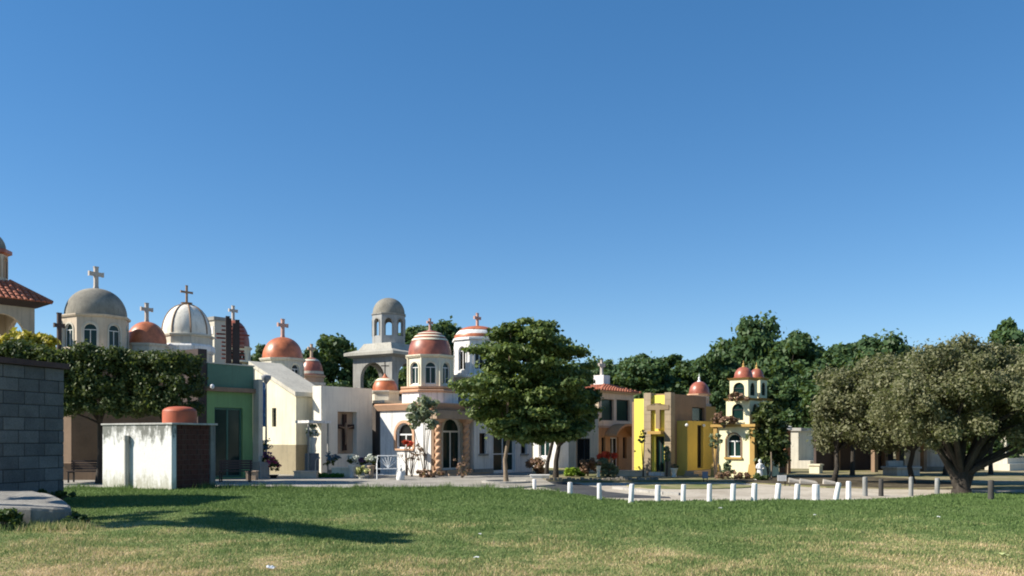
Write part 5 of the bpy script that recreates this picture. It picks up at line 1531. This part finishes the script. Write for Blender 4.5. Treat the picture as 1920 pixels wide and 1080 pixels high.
# flowers in pots and on stands
POTW = surf('white_pot', (0.74, 0.72, 0.64), var=0.12, streak=0.2)
POTT = surf('tan_pot', (0.48, 0.36, 0.26), var=0.2, streak=0.2)
def potted(label, px, d, hpot, rpot, hfl, rfl, petals, seed, pot=POTW, zg=0.05, leafmat_=L_HEDGE):
    o = thing('flower_pot', label, 'potted plant', (PX(px, d), d, zg), 0, 'pots of flowers by the left mausoleums')
    MB().lathe([(rpot * 0.7, 0), (rpot * 0.75, 0.03), (rpot * 0.62, hpot * 0.3), (rpot * 0.95, hpot * 0.85), (rpot * 1.12, hpot * 0.9), (rpot * 1.12, hpot), (rpot * 0.9, hpot - 0.02)], 18).build('pot', pot, o, smooth=True)
    rg_ = random.Random(seed)
    cl = crown_clusters(rg_, (0, 0, hpot + hfl * 0.45), (rfl * 0.8, rfl * 0.8, hfl * 0.4), 9, 0.1, 30)
    leaf_obj('leaves', o, cl, 0.06, seed, leafmat_, shell=0.2)
    cl = crown_clusters(rg_, (0, 0, hpot + hfl * 0.6), (rfl, rfl, hfl * 0.45), 16, 0.09, 26, low=-0.3)
    leaf_obj('blossom', o, cl, 0.065, seed + 1, petals, elong=1.1, shell=0.2)
    return o
potted('tall pale pot of white flowers right of the niche, left of pair', 661, 38.6, 0.55, 0.16, 0.42, 0.24, F_WHITE, 301)
potted('tall pale pot of white flowers nearest the white bench', 696, 38.4, 0.55, 0.16, 0.45, 0.27, F_WHITE, 303, pot=POTT)
potted('low pot with pale yellow flowers between the two white-flowered pots', 678, 37.8, 0.14, 0.2, 0.36, 0.30, F_YEL, 305)
potted('pot of dark purple flowers behind the pale yellow ones', 680, 39.4, 0.5, 0.14, 0.35, 0.2, F_PURP, 307)
potted('tall blue flower arrangement left of the low cream wall', 621, 40.2, 0.3, 0.16, 0.75, 0.34, F_BLUE, 309, pot=POTT)
potted('dark wreath-like heap of red flowers beside the green mausoleum', 513, 38.2, 0.15, 0.2, 0.75, 0.28, F_MAG, 311, pot=IRON)
potted('mixed blue flowers piled under the blue banner', 492, 39.4, 0.7, 0.2, 1.0, 0.36, F_BLUE, 313, pot=IRON)
potted('purple flowers low beside the green mausoleum pillar', 499, 38.8, 0.6, 0.15, 0.5, 0.25, F_PURP, 315, pot=IRON)
potted('small pale pot on the steps of yellow mausoleum', 1264, 39.4, 0.4, 0.15, 0.12, 0.08, L_DRY, 317, zg=0.05)
potted('pale vase at left of red poinsettia blooms', 1122, 39.6, 0.5, 0.11, 0.12, 0.06, L_DRY, 319)

# shelf stand with a vase of flowers
st = Site('flower_stand', 'slim stand with white shelf and hanging flowers before niche wall', 'stand', 578, 40.5, TH)
hs_ = st.z(793)
st.part('post', MB().box(0.0, 0.06, 0, 0.06, 0.0, hs_), GREYC); st.part('post', MB().box(1.15, 1.21, 0, 0.06, 0.0, hs_), GREYC)
st.part('shelf', MB().box(-0.05, 1.26, -0.1, 0.9, hs_, hs_ + 0.12), WHITE)
st.part('pedestal', MB().box(0.2, 0.72, 0.1, 0.5, 0.0, st.z(850)), surf('slate_stone', (0.16, 0.18, 0.20), var=0.2))
st.part('vase', MB().lathe([(0.13, st.z(850)), (0.17, st.z(846)), (0.14, st.z(835)), (0.22, st.z(822)), (0.2, st.z(820))], 16, (0.45, 0.25)), POTW, smooth=True)
cl = crown_clusters(random.Random(5), (0.45, 0.25, st.z(812)), (0.32, 0.25, 0.32), 18, 0.1, 26)
leaf_obj('blossom', st.o, cl, 0.07, 400, F_WHITE, shell=0.2)
cl = crown_clusters(random.Random(6), (0.45, 0.25, st.z(808)), (0.3, 0.22, 0.35), 12, 0.1, 30)
leaf_obj('leaves', st.o, cl, 0.07, 401, L_GREY, shell=0.2)

# low walls, planters, steps
def low_wall(name, label, px0, px1, d, py_top, mat, deg=0.0, dep=0.4, cat='planter', zg=0.05):
    st = Site(name, label, cat, px0, d, deg, zg)
    w_ = st.u(px1); h = st.z(py_top)
    st.part('body', MB().box(0, w_, 0, dep, -0.2, h - 0.05), mat)
    st.part('coping', MB().box(-0.03, w_ + 0.03, -0.03, dep + 0.03, h - 0.05, h), mat, bevel=0.01)
    return st
low_wall('tan_planter', 'low pinkish-tan planter wall left of the bright green hedge', 551, 593, 38.2, 883, BEIGE)
low_wall('cream_garden_wall', 'low cream garden wall left of the white-flowered pots', 622, 656, 39.6, 877, CREAM, 10, 0.3)
low_wall('orange_step_block', 'small tan block at the foot of the green mausoleum pillar', 461, 479, 36.4, 883, TAN)
low_wall('tan_terrace_wall', 'tan terrace wall before the beige house and yellow mausoleum', 1158, 1212, 40.6, 882, BEIGE, 6, 0.35, zg=0.0)
low_wall('white_low_kerb', 'low white kerb beneath the round olive-brown bush', 995, 1030, 38.6, 890, WHITE, 0, 0.3, cat='kerb', zg=0.0)
KS = surf('kerb_stone', (0.30, 0.26, 0.21), var=0.3, streak=0.3, bump=0.7)
kerb = thing('stone_kerb', 'row of rough dark kerb stones in front of the shrub bed', 'kerb', (0, 0, 0))
rb = random.Random(9)
for i in range(26):
    px = 1026 + i * 8.2; d = 36.6 + 0.02 * i
    x = PX(px, d)
    MB().frustum(0, 0, 0.085, 0.12, -0.1, 0.075 + rb.uniform(-.01, .01), 0.1, 0.13 + rb.uniform(-.03, .04)).build('stone', KS, kerb, bevel=0.012, loc=(x, d + rb.uniform(-.03, .03), 0), rot=(0, 0, rb.uniform(-.15, .15)))
pts = [(2.2, 30.4), (3.4, 29.0), (4.6, 28.6), (5.4, 28.7)]
kb = thing('white_kerb_line', 'thin pale kerb curving along the road before the verge', 'kerb', (0, 0, 0))
pts = [(1150, 916), (1172, 918), (1195, 921), (1220, 924), (1245, 926.5), (1275, 928)]
P3 = [(PX(px, 2822 / (py - 825)), 2822 / (py - 825)) for px, py in pts]
for (a, b_) in zip(P3[:-1], P3[1:]):
    an = math.atan2(b_[1] - a[1], b_[0] - a[0]); ln = math.hypot(b_[0] - a[0], b_[1] - a[1])
    MB().box(0.01, ln - 0.01, -0.06, 0.06, -0.1, 0.07).build('kerb_piece', CONC, kb, loc=(a[0], a[1], 0), rot=(0, 0, an), bevel=0.01)
# round concrete ring at the tiered tree
ring = MB()
n = 24
for k in range(n):
    a0, a1 = 2 * PI * k / n, 2 * PI * (k + 1) / n
    c0, s0, c1_, s1_ = math.cos(a0), math.sin(a0), math.cos(a1), math.sin(a1)
    ro, ri = 0.95, 0.80
    ring.hexa([(ri * c0, ri * s0, -0.1), (ro * c0, ro * s0, -0.1), (ro * c1_, ro * s1_, -0.1), (ri * c1_, ri * s1_, -0.1), (ri * c0, ri * s0, 0.07), (ro * c0, ro * s0, 0.06), (ro * c1_, ro * s1_, 0.06), (ri * c1_, ri * s1_, 0.07)])
o = ring.build('tree_ring', CONC); o.location = (PX(949, 34.5), 34.5, 0.05); tag(o, 'low concrete ring around the tiered tree trunk', 'kerb')

# white garden bench
WM = gloss('white_bench_paint', (0.76, 0.76, 0.74), 0.45, 0.4)
st = Site('white_bench', 'white metal garden bench with fan back before the white chapel', 'bench', 707, 37.0, 12, 0.05)
w_ = st.u(752)
for x in (0.0, w_):
    MB().tube([(x, 0, 0), (x, 0, 0.42)], 0.022, 8).build('leg', WM, st.o); MB().tube([(x + 0.02, 0.45, 0), (x + 0.02, 0.45, 0.42)], 0.022, 8).build('leg', WM, st.o)
    MB().tube([(x, 0, 0.42), (x, 0.0, 0.62), (x, 0.42, 0.64)], 0.02, 6).build('armrest', WM, st.o)
for i in range(5): MB().box(-0.02, w_ + 0.02, 0.0 + i * 0.1, 0.07 + i * 0.1, 0.42, 0.45).build('seat_slat', WM, st.o)
MB().tube([(0, 0.46, 0.44), (0.06, 0.60, 0.98), (w_ - 0.06, 0.60, 0.98), (w_, 0.46, 0.44)], 0.024, 8).build('back_frame', WM, st.o)
for i in range(7):
    a = -0.9 + 0.3 * i
    MB().tube([(w_ / 2, 0.47, 0.47), (w_ / 2 + 0.45 * math.sin(a), 0.58, 0.47 + 0.48 * math.cos(a))], 0.012, 6).build('back_rod', WM, st.o)
MB().tube([(0, 0.02, 0.2), (w_, 0.02, 0.2)], 0.016, 6).build('stretcher', WM, st.o)
# dark benches
def slat_bench(label, px, d, w_, deg, zg):
    st = Site('dark_bench', label, 'bench', px, d, deg, zg, 'dark slatted benches')
    for x in (0.05, w_ - 0.1):
        MB().box(x, x + 0.05, 0.0, 0.05, 0, 0.42).build('leg', IRON, st.o); MB().box(x, x + 0.05, 0.42, 0.47, 0, 0.85).build('leg', IRON, st.o); MB().box(x + .005, x + 0.045, 0.05, 0.42, 0.37, 0.42).build('seat_bearer', IRON, st.o)
    for i in range(4): MB().box(0, w_, 0.0 + i * 0.105, 0.085 + i * 0.105, 0.42, 0.45).build('seat_slat', DARKB, st.o)
    for i in range(4): MB().box(0, w_, 0.385, 0.415, 0.50 + i * 0.095, 0.575 + i * 0.095).build('back_slat', DARKB, st.o)
slat_bench('dark slatted bench in front of the green mausoleum door', 408, 34.4, 1.25, 8, 0.05)
slat_bench('dark slatted bench in shade between block shed and white box', 124, 34.2, 1.4, 0, 0.05)
st = low_wall('shaded_step_wall', 'dark low stepped wall in shade behind the block shed', 112, 200, 36.5, 868, BROWN, 5, 0.6, cat='wall')
# blue banner and lamp post
BLUE = bpy.data.materials.new('blue_banner_print'); t, bs, N_, L_ = nodes_of(BLUE)
vo = N_.new('ShaderNodeTexVoronoi'); vo.inputs['Scale'].default_value = 5.0; L_.new(pos(t), vo.inputs['Vector'])
L_.new(ramp(t, vo.outputs['Distance'], [(0.1, (0.30, 0.50, 0.62)), (0.45, (0.02, 0.13, 0.36)), (0.9, (0.01, 0.06, 0.22))]).outputs[0], bs.inputs['Base Color']); bs.inputs['Roughness'].default_value = 0.6
st = Site('blue_banner', 'narrow blue printed banner between green mausoleum and cream wall', 'banner', 482, 40.6, 20)
w_ = st.u(498)
st.part('cloth', MB().box(0, w_, 0, 0.03, st.z(800), st.z(716)), BLUE)
for x in (-0.03, w_): st.part('pole', MB().box(x, x + 0.03, 0.03, 0.06, 0, st.z(714)), IRON)
o = thing('garden_lamp', 'grey lamp post with cup-shaped head beside the blue banner', 'lamp', (PX(499, 39.8), 39.8, 0.05))
zl = PZ(718, 39.8)
MB().tube([(0, 0, 0), (0, 0, zl - 0.05)], [0.05, 0.03], 10).build('pole', CONC, o)
MB().lathe([(0.04, zl - 0.1), (0.10, zl), (0.20, zl + 0.12), (0.23, zl + 0.24), (0.22, zl + 0.28), (0.05, zl + 0.33)], 18).build('lamp_head', surf('lamp_grey', (0.32, 0.33, 0.36), var=0.1), o, smooth=True)
o = thing('bent_garden_stake', 'thin bent pale stake beside the tan planter', 'stake', (PX(591, 37.8), 37.8, 0.05))
MB().tube([(0, 0, 0), (0.02, 0, 0.75), (0.08, 0, 0.86), (0.16, 0, 0.88)], 0.018, 6).build('rod', CONC, o); MB().lathe([(0.03, 0.85), (0.05, 0.87), (0.02, 0.93)], 8, (0.17, 0)).build('tip', CONC, o)
# notice boards
def board(label, px, d, py0, py1, wpx, mat, deg=0):
    st = Site('notice_board', label, 'sign', px, d, deg, 0.0)
    w_ = wpx * d / FPX
    st.part('panel', MB().box(-w_ / 2, w_ / 2, -0.02, 0.0, st.z(py1), st.z(py0)), mat, bevel=0.004)
    st.part('stake', MB().box(-w_ * 0.32, -w_ * 0.32 + 0.03, 0.001, 0.03, -0.1, st.z(py0) - 0.02), IRON)
    st.part('stake', MB().box(w_ * 0.32, w_ * 0.32 + 0.03, 0.001, 0.03, -0.1, st.z(py0) - 0.02), IRON)
board('small blank white signboard on stakes right of the bell tower', 1466, 33, 891, 902, 17, WHITE)
board('small blank grey signboard before the yellow mausoleum steps', 1322, 36.5, 884, 897, 11, surf('sign_grey', (0.26, 0.27, 0.32), var=0.1))
# white statue on a plinth
o = thing('white_statue', 'small white robed statue at the right foot of bell tower', 'statue', (PX(1425, 37.2), 37.2, 0.03))
MB().frustum(0, 0, 0.22, 0.22, -0.1, 0.18, 0.18, 0.16).build('plinth', WHITE, o)
MB().lathe([(0.15, 0.16), (0.13, 0.3), (0.10, 0.48), (0.13, 0.60), (0.12, 0.66), (0.05, 0.70), (0.045, 0.72), (0.07, 0.77), (0.065, 0.83), (0.02, 0.87)], 16).build('figure', WHITE, o, smooth=True)
for s_ in (-1, 1): MB().tube([(s_ * 0.12, 0, 0.62), (s_ * 0.17, -0.06, 0.5), (s_ * 0.08, -0.13, 0.48)], [0.04, 0.035, 0.025], 7).build('arm', WHITE, o, smooth=True)
o = thing('white_angel_figure', 'small white kneeling figure beside the white bench', 'statue', (PX(751, 36.5), 36.5, 0.05))
MB().lathe([(0.16, 0), (0.18, 0.1), (0.14, 0.22), (0.10, 0.32), (0.05, 0.36), (0.08, 0.42), (0.07, 0.48), (0.02, 0.52)], 14).build('figure', WHITE, o, smooth=True)
for s_ in (-1, 1): MB().plate([(0, 0.12), (s_ * 0.2, 0.2), (s_ * 0.16, 0.42), (s_ * 0.03, 0.34)][::s_], 0.08, 0.12).build('wing', WHITE, o)
# bare stakes, right
for px, d, h, lab in ((1446, 37.2, 1.2, 'bare grey stake right of the white statue'), (1477, 43.5, 0.95, 'bare pale stake under the brick gatepost')):
    o = MB().tube([(0, 0, -0.1), (0.02, 0, h * 0.5), (0.0, 0, h)], [0.045, 0.04, 0.03], 7).build('stake', BARKP); o.location = (PX(px, d), d, 0); tag(o, lab, 'stake')
# stones and litter
ST = surf('pale_field_stone', (0.46, 0.42, 0.36), var=0.25)
for i, (px, py, s_, lab) in enumerate(((1515, 908, 0.40, 'pale flat stone left of the thick white post'), (1490, 906, 0.30, 'small pale stone behind the post right of the signboard'), (1555, 909, 0.3, 'pale stone at the foot of the slender olive-leaved tree'))):
    d = 2822 / (py - 825) if py > 860 else 40
    rg_ = random.Random(i)
    o = MB().hexa([(-s_, -s_ * .7, -.1), (s_ * .8, -s_ * .8, -.1), (s_, s_ * .6, -.1), (-s_ * .7, s_ * .7, -.1), (-s_ * .95, -s_ * .6, .16), (s_ * .7, -s_ * .75, .07), (s_ * .9, s_ * .5, .12), (-s_ * .6, s_ * .6, .22)]).build('stone', ST, bevel=0.015); o.location = (PX(px, d), d, 0); tag(o, lab, 'stone')
PAPER = surf('white_paper', (0.78, 0.78, 0.76), var=0.05, streak=0.05)
for i, (px, py, s_, lab) in enumerate(((508, 1070, 0.045, 'long white paper scrap at bottom left of the field'), (893, 1051, 0.03, 'white paper scrap at the bottom middle of the field'), (1883, 1046, 0.055, 'pale leaf-like scrap in the lower right corner'), (900, 1006, 0.02, 'tiny white scrap on the mid field'), (1351, 956, 0.035, 'tiny white scrap below the arched window tower'), (1528, 969, 0.025, 'tiny white scrap below the thick white post'), (1760, 973, 0.03, 'white scrap on the grass before the thick olive trunk'), (142, 974, 0.05, 'white scrap beside the rounded slab end'))):
    d = ground_d(px, py); x = PX(px, d); z = float(terrain(x, d)) + 0.045
    rg_ = random.Random(50 + i)
    V = []; nn = 5
    for a in range(nn):
        for b_ in range(3):
            V.append(((a - 2) * s_ * 0.6, (b_ - 1) * s_ * 0.6, rg_.uniform(-0.3, 0.5) * s_))
    mb = MB(); mb._add(V, [(a * 3 + b_, (a + 1) * 3 + b_, (a + 1) * 3 + b_ + 1, a * 3 + b_ + 1) for a in range(nn - 1) for b_ in range(2)])
    o = mb.build('paper_scrap', PAPER if i != 2 else leafmat('pale_leaf', [(0.4, 0.45, 0.2), (0.5, 0.55, 0.25)])); o.location = (x, d, z); o.rotation_euler = (R(8), R(3), rg_.uniform(-.5, .5))
    sd = o.modifiers.new('thick', 'SOLIDIFY'); sd.thickness = 0.004
    tag(o, lab, 'litter', 'scraps of litter on the field')
